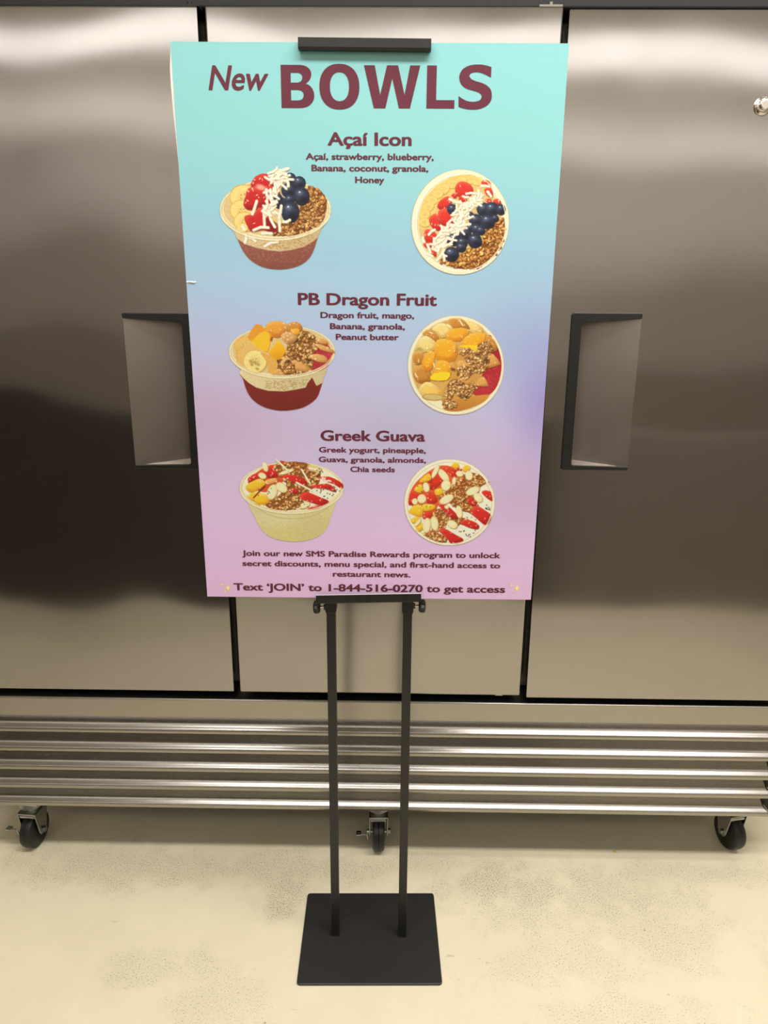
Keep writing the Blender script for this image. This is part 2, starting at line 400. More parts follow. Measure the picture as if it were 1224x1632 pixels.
# casters
def make_caster(x, y, rz, plain_front=False):
    bm = bmesh.new()
    w = 0.047; t = 0.0028
    box(bm, -w / 2, w / 2, -0.026, 0.030, 0.1035, 0.1065)                      # bridge of the fork
    for s in (-1, 1):
        xs = s * (w / 2 - t / 2)
        prof = [(-0.026, 0.1065), (0.030, 0.1065), (0.016, 0.044), (0.006, 0.034), (-0.008, 0.036), (-0.014, 0.046)]
        a = [bm.verts.new((xs - t / 2, yy, zz)) for yy, zz in prof]; b = [bm.verts.new((xs + t / 2, yy, zz)) for yy, zz in prof]
        n = len(prof)
        for i in range(n): bm.faces.new((a[i], a[(i + 1) % n], b[(i + 1) % n], b[i]))
        bm.faces.new(a[::-1]); bm.faces.new(b)
    cyl(bm, (0, 0.006, 0.112), (0, 0, 1), 0.020, 0.011, 28)
    c = from_bm('caster', bm, M_zinc, fridge, bevel=0.0008, seg=1)
    c.location = (x, y, 0); c.rotation_euler = (0, 0, rz)
    bm = bmesh.new()                                                           # swivel plate
    cyl(bm, (0, 0.006, 0.1235), (0, 0, 1), 0.031, 0.012, 32, 0.026)
    box(bm, -0.030, 0.030, -0.022, 0.036, 0.129, 0.1365)
    from_bm('swivel_plate', bm, M_zinc, c, bevel=0.0008, seg=1)
    bm = bmesh.new()                                                           # wheel
    n = 40; R = 0.046
    prof = [(-0.0150, 0.012), (-0.0150, R - 0.006), (-0.0125, R - 0.0015), (-0.008, R), (-0.001, R), (0.0, R - 0.0012), (0.001, R), (0.008, R), (0.0125, R - 0.0015), (0.0150, R - 0.006), (0.0150, 0.012)]
    rings = [[bm.verts.new((px, r * math.cos(2 * math.pi * i / n), R + r * math.sin(2 * math.pi * i / n))) for i in range(n)] for px, r in prof]
    for a, b in zip(rings, rings[1:]):
        for i in range(n): bm.faces.new((a[i], a[(i + 1) % n], b[(i + 1) % n], b[i]))
    bm.faces.new(rings[0]); bm.faces.new(rings[-1][::-1])
    wo = from_bm('wheel', bm, M_wheel, c, smooth=True)
    md = wo.modifiers.new('split', 'EDGE_SPLIT'); md.split_angle = math.radians(35)
    bm = bmesh.new()                                                           # rolled brake sleeve above the wheel
    cyl(bm, (-0.001, -0.016, 0.0955), (1, 0, 0), 0.0068, 0.038, 20)
    from_bm('brake_sleeve', bm, M_zinc, c, smooth=False, bevel=0.0006, seg=1)
    bm = bmesh.new()
    cyl(bm, (0, 0, 0.046), (1, 0, 0), 0.004, 0.060, 14)
    cyl(bm, (0.0275, 0, 0.046), (1, 0, 0), 0.0075, 0.006, 6)
    cyl(bm, (-0.0265, 0, 0.046), (1, 0, 0), 0.0065, 0.004, 14)
    from_bm('axle_bolt', bm, M_zinc, c)
    if not plain_front:
        bm = bmesh.new()
        tube(bm, [(-0.052, -0.026, 0.0625), (-0.040, -0.026, 0.0600), (-0.030, -0.026, 0.0590), (-0.0275, -0.026, 0.0565), (-0.0270, -0.024, 0.046), (-0.0265, -0.018, 0.036)], 0.0022, 8)
        box(bm, -0.056, -0.044, -0.033, -0.019, 0.0608, 0.0636)
        from_bm('brake_lever', bm, M_zinc, c)
    return c
make_caster(-0.945, 0.052, math.radians(-5))
make_caster(-0.0655, 0.060, math.radians(2))
make_caster(0.838, 0.085, math.radians(13), plain_front=True)

# ---------------------------------------------------------------- sign stand
M_black = plain('black_powder_coat', (25, 24, 23), 0.38, noise=0.10, nscale=700)
M_screw = steel('screw_steel', (200, 200, 196), 0.25)
stand = thing('sign_stand', 'black metal floor sign stand with square base and twin poles', 'sign stand', (-0.0775, -0.2152, 0))
def loc_rel(o, base=stand):   # geometry below is written in world coordinates; re-base it onto its thing
    o.matrix_parent_inverse = Matrix.Translation(base.location).inverted()
    return o
# base plate with rounded corners
def rounded_rect(w, d, r, n=6):
    pts = []
    for cx, cy, a0 in ((w / 2 - r, d / 2 - r, 0), (-w / 2 + r, d / 2 - r, 90), (-w / 2 + r, -d / 2 + r, 180), (w / 2 - r, -d / 2 + r, 270)):
        for i in range(n + 1):
            a = math.radians(a0 + 90 * i / n); pts.append((cx + r * math.cos(a), cy + r * math.sin(a)))
    return pts
bm = bmesh.new()
rr = rounded_rect(0.296, 0.2352, 0.007)
a = [bm.verts.new((x, y, 0.0)) for x, y in rr]; b = [bm.verts.new((x, y, 0.005)) for x, y in rr]
for i in range(len(rr)): bm.faces.new((a[i], a[(i + 1) % len(rr)], b[(i + 1) % len(rr)], b[i]))
bm.faces.new(a[::-1]); bm.faces.new(b)
def base_material():
    m = plain('black_base_coat', (40, 39, 38), 0.42, noise=0.10, nscale=700)
    nt = m.node_tree; N, L = nt.nodes, nt.links; b = N['Principled BSDF']
    tc = N.new('ShaderNodeTexCoord'); v = N.new('ShaderNodeTexVoronoi'); v.inputs['Scale'].default_value = 26
    L.new(tc.outputs['Object'], v.inputs['Vector'])
    r = N.new('ShaderNodeMapRange'); r.inputs['From Min'].default_value = 0.045; r.inputs['From Max'].default_value = 0.02; r.inputs['To Max'].default_value = 0.5
    L.new(v.outputs['Distance'], r.inputs['Value'])
    mx = N.new('ShaderNodeMix'); mx.data_type = 'RGBA'
    src = b.inputs['Base Color'].links[0].from_socket
    L.new(r.outputs['Result'], mx.inputs['Factor']); L.new(src, mx.inputs[6]); mx.inputs[7].default_value = lin4((120, 116, 108))
    L.new(mx.outputs[2], b.inputs['Base Color'])
    return m
bp_ = from_bm('base_plate', bm, base_material(), stand, bevel=0.0015, seg=2, angle=50)
bp_.rotation_euler = (0, 0, 0.0217)
PX = (-0.1535, -0.0075)
BY = -0.2225                                # plane of the board's front face at its foot
LEAN, BYAW = -0.01211, 0.00513
for px in PX:
    bm = bmesh.new()
    box(bm, px - 0.0086, px + 0.0086, -0.2235 + 0.004, -0.2235 + 0.0212, 0.004, 0.793)
    box(bm, px - 0.0065, px + 0.0065, -0.2175 + 0.003, -0.2175 + 0.014, 0.78, 1.706)
    loc_rel(from_bm('pole', bm, M_black, stand, bevel=0.001, seg=2))
for px in PX:
    bm = bmesh.new()
    prof = [(px - 0.0108, 0.796), (px + 0.0108, 0.796), (px + 0.0108, 0.772), (px + 0.0092, 0.766), (px - 0.0092, 0.766), (px - 0.0108, 0.772)]
    slab(bm, prof, -0.2222, -0.1995)
    loc_rel(from_bm('collar', bm, M_black, stand, bevel=0.0012, seg=2))
# lower bracket: an L channel, slightly crooked, with a front lip over the board's foot
bm = bmesh.new()
W2 = 0.0985
box(bm, -W2, W2, -0.0085, -0.0066, -0.0062, 0.0089)
box(bm, -W2, W2, -0.0085, 0.013, -0.0080, -0.0062)
box(bm, -W2, W2, 0.0080, 0.013, -0.0075, 0.009)
br = from_bm('lower_bracket', bm, M_black, stand, bevel=0.0006, seg=2)
br.location = Vector((-0.0815, -0.2235, 0.8008)) - stand.location
br.rotation_euler = (0, -0.031, 0.0)
bm = bmesh.new(); box(bm, -W2, W2, -0.0087, -0.0064, 0.0087, 0.0093)
liplo = from_bm('lip_edge', bm, plain('painted_edge_highlight', (205, 203, 198), 0.5), br, bevel=0.0002, seg=1)  # pale colour stands in for the highlight along the lip's top
liplo['label'] = 'pale strip painted as the highlight on the lip'
# upper clip
bm = bmesh.new()
prof = [(-0.0120, 0.0), (-0.0120, -0.0130), (-0.0095, -0.0160), (-0.0022, -0.0160), (-0.0022, -0.0008), (0.0078, -0.0008), (0.0078, -0.0155), (0.0115, -0.0155), (0.0115, 0.0)]
prism(bm, prof, -0.101, 0.101)
cl = from_bm('upper_clip', bm, M_black, stand, bevel=0.0004, seg=2, angle=30)
cl.location = Vector((-0.0880, -0.2336, 1.7155)) - stand.location
cl.rotation_euler = (0, 0.0065, 0.004)
# clamp knobs
for s, px, kz in ((-1, PX[0], 0.7745), (1, PX[1], 0.7790)):
    y = -0.2105
    bm = bmesh.new()
    cyl(bm, (px + s * 0.0150, y, kz), (1, 0, 0), 0.0024, 0.022, 12)
    sc_ = loc_rel(from_bm('clamp_screw', bm, M_screw, stand, smooth=False))
    bm = bmesh.new()
    cyl(bm, (px + s * 0.0125, y, kz), (1, 0, 0), 0.0055, 0.0035, 6)
    loc_rel(from_bm('nut', bm, M_black, sc_), stand).matrix_parent_inverse = Matrix.Identity(4)
    bm = bmesh.new()
    n = 48; rings = []
    for dx, k in ((-0.0065, 0.72), (-0.005, 0.92), (-0.002, 1.0), (0.003, 1.0), (0.0055, 0.88), (0.0068, 0.55)):
        rings.append([bm.verts.new((px + s * (0.0275 + dx), y + k * (0.0112 + 0.0016 * math.cos(6 * 2 * math.pi * i / n)) * math.cos(2 * math.pi * i / n),
                                    kz + k * (0.0112 + 0.0016 * math.cos(6 * 2 * math.pi * i / n)) * math.sin(2 * math.pi * i / n))) for i in range(n)])
    for a, b in zip(rings, rings[1:]):
        for i in range(n): bm.faces.new((a[i], a[(i + 1) % n], b[(i + 1) % n], b[i]))
    bm.faces.new(rings[0]); bm.faces.new(rings[-1])
    loc_rel(from_bm('clamp_knob', bm, M_blackpl, stand, bevel=0.0005, seg=1))

# ---------------------------------------------------------------- poster board
W, H, TH = 0.6096, 0.9144, 0.0055
board = thing('poster_board', 'tall printed menu board in teal, blue and pink held by the black stand', 'poster', (-0.08118, -0.2227, 0.79868))
board.rotation_euler = (-LEAN, 0, BYAW)     # x right, z up, print facing -y
M_foam = plain('white_foam', (246, 243, 236), 0.7)
bm = bmesh.new()
# foam core; its left edge has swollen away from the print near the top corner
z_edge = [0.0, 0.55, 0.74, 0.78, 0.82, 0.855, 0.88, 0.90, H]
bulge = [0.0, 0.0, 0.0005, 0.0020, 0.0036, 0.0044, 0.0040, 0.0018, 0.0004]
pts = [(-W / 2 - g, z) for z, g in zip(z_edge, bulge)]
fr = [(-W / 2, z) for z in z_edge]
left_f = [bm.verts.new((x, 0.0006, z)) for x, z in fr]
left_m = [bm.verts.new((x, 0.0022, z)) for x, z in pts]
left_b = [bm.verts.new((x, TH, z)) for x, z in pts]
rf = [bm.verts.new((W / 2, 0.0006, 0)), bm.verts.new((W / 2, 0.0006, H))]
rb = [bm.verts.new((W / 2, TH, 0)), bm.verts.new((W / 2, TH, H))]
n = len(fr)
for i in range(n - 1):
    bm.faces.new((left_f[i], left_f[i + 1], left_m[i + 1], left_m[i])); bm.faces.new((left_m[i], left_m[i + 1], left_b[i + 1], left_b[i]))
bm.faces.new(left_f + [rf[1], rf[0]]); bm.faces.new(left_b[::-1] + [rb[0], rb[1]])
bm.faces.new((rf[0], rf[1], rb[1], rb[0]))
bm.faces.new((left_f[0], left_m[0], left_b[0], rb[0], rf[0])); bm.faces.new((left_f[-1], rf[1], rb[1], left_b[-1], left_m[-1]))
from_bm('foam_core', bm, M_foam, board)

def print_material(name):
    m, nt, b = new_mat(name)
    a = nt.nodes.new('ShaderNodeAttribute'); a.attribute_name = 'ink'
    nt.links.new(a.outputs['Color'], b.inputs['Base Color'])
    b.inputs['Roughness'].default_value = 0.5; b.inputs['Specular IOR Level'].default_value = 0.3
    return m
M_print = print_material('printed_ink')
INK = 0.77                                   # overall density of the print
def to_lin_np(c):
    c = np.clip(c, 0, 1)
    return np.where(c <= 0.04045, c / 12.92, ((c + 0.055) / 1.055) ** 2.4)
def grid_mesh(name, XZ, rgb, keep, y, parent):
    """printed image: a flat sheet of coloured vertices. XZ (h,w,2), rgb (h,w,3) display values, keep (h,w) bool"""
    h, w = keep.shape
    idx = np.arange(h * w).reshape(h, w)
    q = np.stack([idx[:-1, :-1], idx[1:, :-1], idx[1:, 1:], idx[:-1, 1:]], -1).reshape(-1, 4)
    kk = keep.reshape(-1)[q].sum(1) >= 3
    q = q[kk]
    used = np.unique(q); remap = np.full(h * w, -1); remap[used] = np.arange(len(used))
    q = remap[q]
    xz = XZ.reshape(-1, 2)[used]
    co = np.stack([xz[:, 0], np.full(len(used), y), xz[:, 1]], 1)
    me = bpy.data.meshes.new(name)
    me.vertices.add(len(co)); me.vertices.foreach_set('co', co.astype(np.float32).ravel())
    me.loops.add(q.size); me.loops.foreach_set('vertex_index', q.astype(np.int32).ravel())
    me.polygons.add(len(q)); me.polygons.foreach_set('loop_start', (np.arange(len(q)) * 4).astype(np.int32))
    me.update(calc_edges=True)
    at = me.color_attributes.new('ink', 'FLOAT_COLOR', 'POINT')
    c = np.ones((len(used), 4), np.float32); c[:, :3] = to_lin_np(rgb.reshape(-1, 3)[used]) * INK
    at.data.foreach_set('color', c.ravel())
    me.materials.append(M_print)
    return link_mesh(name, me, parent)

# background print: colour wash from teal to pink, foot lightened to offset weaker light
gz = np.array([0.0, 0.04, 0.152, 0.246, 0.325, 0.411, 0.495, 0.566, 0.615, 0.71, 0.80, 0.896, H])
gc = np.array([(244, 206, 250), (244, 206, 250), (238, 208, 250), (230, 210, 250), (222, 208, 246), (208, 208, 246), (190, 210, 244), (178, 216, 242), (170, 214, 238), (160, 222, 232), (155, 224, 225), (151, 220, 222), (149, 218, 219)]) / 255.0
nx, nz = 61, 91
xs = np.linspace(-W / 2, W / 2, nx); zs = np.linspace(0, H, nz)
XX, ZZ = np.meshgrid(xs, zs)
zz = ZZ + 0.025 * np.sin(XX * 5.0 + 0.6) * np.exp(-((ZZ - 0.4) / 0.3) ** 2)
RGB = np.stack([np.interp(zz, gz, gc[:, i]) for i in range(3)], -1)
def wash(cx, cz, rx, rz, col, k):
    global RGB
    f = (k * np.exp(-(((XX - cx) / rx) ** 2 + ((ZZ - cz) / rz) ** 2)))[..., None]
    RGB = RGB * (1 - f) + np.array(col) / 255.0 * f
wash(0.31, 0.37, 0.06, 0.10, (166, 150, 222), 0.75)
wash(0.27, 0.47, 0.10, 0.09, (160, 176, 226), 0.45)
wash(-0.29, 0.33, 0.16, 0.09, (206, 172, 206), 0.55)
wash(0.05, 0.30, 0.14, 0.09, (180, 184, 218), 0.45)
wash(0.28, 0.20, 0.12, 0.08, (198, 168, 206), 0.4)
grid_mesh('print_sheet', np.stack([XX, ZZ], -1), RGB, np.ones((nz, nx), bool), 0.0, board)

# ---- lettering
M_ink = plain('maroon_ink', (98, 40, 56), 0.5, spec=0.3)
DG = None
def text_outline(body, shear=0.0, res=4):
    cu = bpy.data.curves.new('lettering', 'FONT'); cu.body = body; cu.size = 1.0; cu.shear = shear; cu.resolution_u = res
    o = bpy.data.objects.new('lettering', cu); COL.objects.link(o)
    bpy.context.view_layer.update()
    dg = bpy.context.evaluated_depsgraph_get()
    me = bpy.data.meshes.new_from_object(o.evaluated_get(dg))
    bpy.data.objects.remove(o); bpy.data.curves.remove(cu)
    co = np.array([v.co[:2] for v in me.vertices]); faces = [tuple(p.vertices) for p in me.polygons]
    bpy.data.meshes.remove(me)
    return co, faces
cap_co, _ = text_outline('H'); CAPH = cap_co[:, 1].max()
def lettering(body, xa, xb, z0, cap, bold=0.026, shear=0.0, wide=1.0):
    """bold lettering: the strokes are thickened by overlaying shifted copies of each outline"""
    co, faces = text_outline(body, shear)
    co = co / CAPH                                        # cap height 1
    bd = bold / CAPH
    x_lo, x_hi = co[:, 0].min() - bd * wide, co[:, 0].max() + bd * wide
    sx = (xb - xa) / (x_hi - x_lo)
    bdx = bd * wide * sx
    cap_s = cap / (1 + 1.2 * bd)
    bdz = bd * 0.6 * cap_s
    V, F = [], []
    shifts = [(0, 0)] + [(math.cos(t), math.sin(t)) for t in np.linspace(0, 2 * math.pi, 9)[:-1]]
    for k, (dx, dz) in enumerate(shifts):
        base = len(V)
        for x, z in co:
            V.append((xa + (x - x_lo) * sx + dx * bdx, -0.00035 - 0.000004 * k, z0 + bdz + z * cap_s + dz * bdz))
        F += [tuple(base + i for i in f) for f in faces]
    me = bpy.data.meshes.new('lettering'); me.from_pydata(V, [], F); me.update()
    me.materials.append(M_ink)
    return link_mesh('lettering', me, board)
TEXT = [
    ('New', -0.2501, -0.1561, 0.8486, 0.0341, 0.020, 0.24),
    ('Açaí Icon', -0.0661, 0.0670, 0.7715, 0.0190, 0.032, 0),
    ('Açaí, strawberry, blueberry,', -0.1011, 0.1026, 0.7511, 0.0094, 0.034, 0),
    ('Banana, coconut, granola,', -0.0923, 0.0945, 0.7343, 0.0094, 0.034, 0),
    ('Honey', -0.0226, 0.0243, 0.7173, 0.0094, 0.034, 0),
    ('PB Dragon Fruit', -0.1195, 0.1137, 0.5290, 0.0193, 0.032, 0),
    ('Dragon fruit, mango,', -0.0821, 0.0761, 0.5081, 0.0098, 0.034, 0),
    ('Banana, granola,', -0.0663, 0.0607, 0.4901, 0.0098, 0.034, 0),
    ('Peanut butter', -0.0566, 0.0507, 0.4726, 0.0098, 0.034, 0),
    ('Greek Guava', -0.0856, 0.0992, 0.2989, 0.0188, 0.032, 0),
    ('Greek yogurt, pineapple,', -0.0888, 0.1010, 0.2781, 0.0096, 0.034, 0),
    ('Guava, granola, almonds,', -0.0896, 0.1017, 0.2606, 0.0096, 0.034, 0),
    ('Chia seeds', -0.0334, 0.0464, 0.2431, 0.0096, 0.034, 0),
    ('Join our new SMS Paradise Rewards program to unlock', -0.2348, 0.2430, 0.0821, 0.0108, 0.034, 0),
    ('secret discounts, menu special, and first-hand access to', -0.2353, 0.2440, 0.0622, 0.0108, 0.034, 0),
    ('restaurant news.', -0.0674, 0.0778, 0.0426, 0.0110, 0.034, 0),
    ('Text ‘JOIN’ to 1-844-516-0270 to get access', -0.2541, 0.2556, 0.0133, 0.0144, 0.035, 0),
]
for body, xa, xb, z0, cap, bold, shear in TEXT:
    lettering(body, xa, xb, z0, cap, bold, shear)
# the big heading, drawn letter by letter
def ell_pts(x0, x1, z0, z1, n=40, p=2.25):
    cx, cz, rx, rz = (x0 + x1) / 2, (z0 + z1) / 2, (x1 - x0) / 2, (z1 - z0) / 2
    out = []
    for i in range(n):
        t = 2 * math.pi * i / n; c, s = math.cos(t), math.sin(t)
        out.append((cx + rx * math.copysign(abs(c) ** (2 / p), c), cz + rz * math.copysign(abs(s) ** (2 / p), s)))
    return out
def smooth_closed(pts, corners, n=4):
    """Catmull-Rom through pts, keeping the listed corner points sharp"""
    m = len(pts); out = []
    for i in range(m):
        p0, p1, p2, p3 = (Vector(pts[(i + k) % m]) for k in (-1, 0, 1, 2))
        if i in corners: p0 = p1 - (p2 - p1)
        if (i + 1) % m in corners: p3 = p2 + (p2 - p1)
        if i in corners and (i + 1) % m in corners: out.append(tuple(p1)); continue
        for k in range(n):
            t = k / n
            out.append(tuple(0.5 * ((2 * p1) + (p2 - p0) * t + (2 * p0 - 5 * p1 + 4 * p2 - p3) * t * t + (3 * p1 - p0 - 3 * p2 + p3) * t ** 3)))
    return out
gB = [(-0.1369, 0.8838), (-0.1065, 0.8838), (-0.0996, 0.8827), (-0.0938, 0.8795), (-0.0904, 0.875), (-0.0898, 0.8706), (-0.0911, 0.8656), (-0.0942, 0.8614), (-0.0992, 0.8583), (-0.0943, 0.8566), (-0.0894, 0.8526), (-0.0866, 0.8475), (-0.0857, 0.842), (-0.0868, 0.836), (-0.0904, 0.8307), (-0.096, 0.8268), (-0.1025, 0.8250), (-0.1106, 0.8245), (-0.1371, 0.8245)]
gB1 = [(-0.1216, 0.8731), (-0.1105, 0.8731), (-0.1068, 0.8721), (-0.1044, 0.8694), (-0.1038, 0.8664), (-0.1048, 0.8631), (-0.1074, 0.8607), (-0.1114, 0.8596), (-0.1218, 0.8596)]
gB2 = [(-0.1218, 0.8496), (-0.1099, 0.8496), (-0.1055, 0.8483), (-0.103, 0.8457), (-0.1021, 0.8424), (-0.1032, 0.8388), (-0.1055, 0.8362), (-0.1098, 0.8350), (-0.1219, 0.8350)]
gW = [(-0.0083, 0.8838), (0.0084, 0.8838), (0.0169, 0.8431), (0.0273, 0.8838), (0.0444, 0.8838), (0.0548, 0.8433), (0.063, 0.8838), (0.0785, 0.8838), (0.0636, 0.8247), (0.0463, 0.8247), (0.0355, 0.8659), (0.0251, 0.8247), (0.007, 0.8247)]
gL = [(0.0891, 0.8839), (0.1040, 0.8839), (0.1040, 0.8364), (0.1327, 0.8364), (0.1327, 0.8248), (0.0891, 0.8248)]
gS = [(0.188, 0.8821), (0.1776, 0.8847), (0.1662, 0.8855), (0.1537, 0.8839), (0.1438, 0.8788), (0.1393, 0.8709), (0.1398, 0.8635), (0.1438, 0.8568), (0.1511, 0.8523), (0.1614, 0.8497), (0.1691, 0.8474), (0.1739, 0.8441), (0.1745, 0.8402), (0.1721, 0.8366), (0.1646, 0.8345), (0.1543, 0.8349), (0.1453, 0.8383), (0.1388, 0.8423), (0.1393, 0.8273), (0.1471, 0.825), (0.1586, 0.8235), (0.1714, 0.8242), (0.1827, 0.8286), (0.1893, 0.8357), (0.1904, 0.8441), (0.188, 0.8516), (0.1819, 0.857), (0.1736, 0.8605), (0.1647, 0.8628), (0.1582, 0.8654), (0.1548, 0.869), (0.1559, 0.8726), (0.1604, 0.8746), (0.1679, 0.8749), (0.1769, 0.8727), (0.188, 0.8678)]
loops = [smooth_closed(gB, {0, 1, 8, 17, 18}), smooth_closed(gB1, {0, 1, 7, 8}), smooth_closed(gB2, {0, 1, 7, 8}),
         ell_pts(-0.0775, -0.0154, 0.8226, 0.8856), ell_pts(-0.0611, -0.0315, 0.8342, 0.8742), gW, gL, smooth_closed(gS, {0, 17, 18, 35})]
cu = bpy.data.curves.new('heading', 'CURVE'); cu.dimensions = '2D'; cu.fill_mode = 'BOTH'
for lp in loops:
    sp = cu.splines.new('POLY'); sp.points.add(len(lp) - 1); sp.use_cyclic_u = True
    for p, (x, z) in zip(sp.points, lp): p.co = (x, z, 0, 1)
ho = bpy.data.objects.new('heading', cu); COL.objects.link(ho); bpy.context.view_layer.update()
me0 = bpy.data.meshes.new_from_object(ho.evaluated_get(bpy.context.evaluated_depsgraph_get()))
V = [(v.co[0], -0.0004, v.co[1]) for v in me0.vertices]; F = [tuple(p.vertices) for p in me0.polygons]
bpy.data.objects.remove(ho); bpy.data.curves.remove(cu); bpy.data.meshes.remove(me0)
me = bpy.data.meshes.new('heading'); me.from_pydata(V, [], F); me.update(); me.materials.append(M_ink)
link_mesh('heading', me, board)
# sparkle symbols
M_spark = plain('yellow_ink', (252, 226, 140), 0.5, spec=0.3)
for grp in (((-0.2646, 0.0177, 0.0068, 0.0092), (-0.2751, 0.0240, 0.0038, 0.0050), (-0.2710, 0.0107, 0.0032, 0.0042)),
            ((0.2774, 0.0229, 0.0064, 0.0092), (0.2674, 0.0287, 0.0036, 0.0048), (0.2705, 0.0163, 0.0028, 0.0036))):
    V, F = [], []
    for cx, cz, rx, rz in grp:
        b0 = len(V); V.append((cx, -0.0004, cz))
        for i in range(32):
            t = 2 * math.pi * i / 32; c, s = math.cos(t), math.sin(t)
            k = 1 / (abs(c) ** 0.55 + abs(s) ** 0.55) ** (1 / 0.55)
            V.append((cx + rx * c * k, -0.0004, cz + rz * s * k))
        F += [(b0, b0 + 1 + i, b0 + 1 + (i + 1) % 32) for i in range(32)]
    me = bpy.data.meshes.new('sparkle'); me.from_pydata(V, [], F); me.update(); me.materials.append(M_spark)
    link_mesh('sparkle', me, board)
# crease pressed into the left edge
bm = bmesh.new()
pr = [(-0.3048, 0.5640, 0.0004), (-0.298, 0.5646, 0.0016), (-0.291, 0.5636, 0.0018), (-0.2885, 0.5652, 0.0003)]
up = [bm.verts.new((x, -0.0003, z + 0.0012)) for x, z, h in pr]; mid = [bm.verts.new((x, -0.0003 - h, z)) for x, z, h in pr]; lo_ = [bm.verts.new((x, -0.0003, z - 0.0012)) for x, z, h in pr]
for i in range(3):
    bm.faces.new((up[i], up[i + 1], mid[i + 1], mid[i])); bm.faces.new((mid[i], mid[i + 1], lo_[i + 1], lo_[i]))
from_bm('crease', bm, M_foam, board)

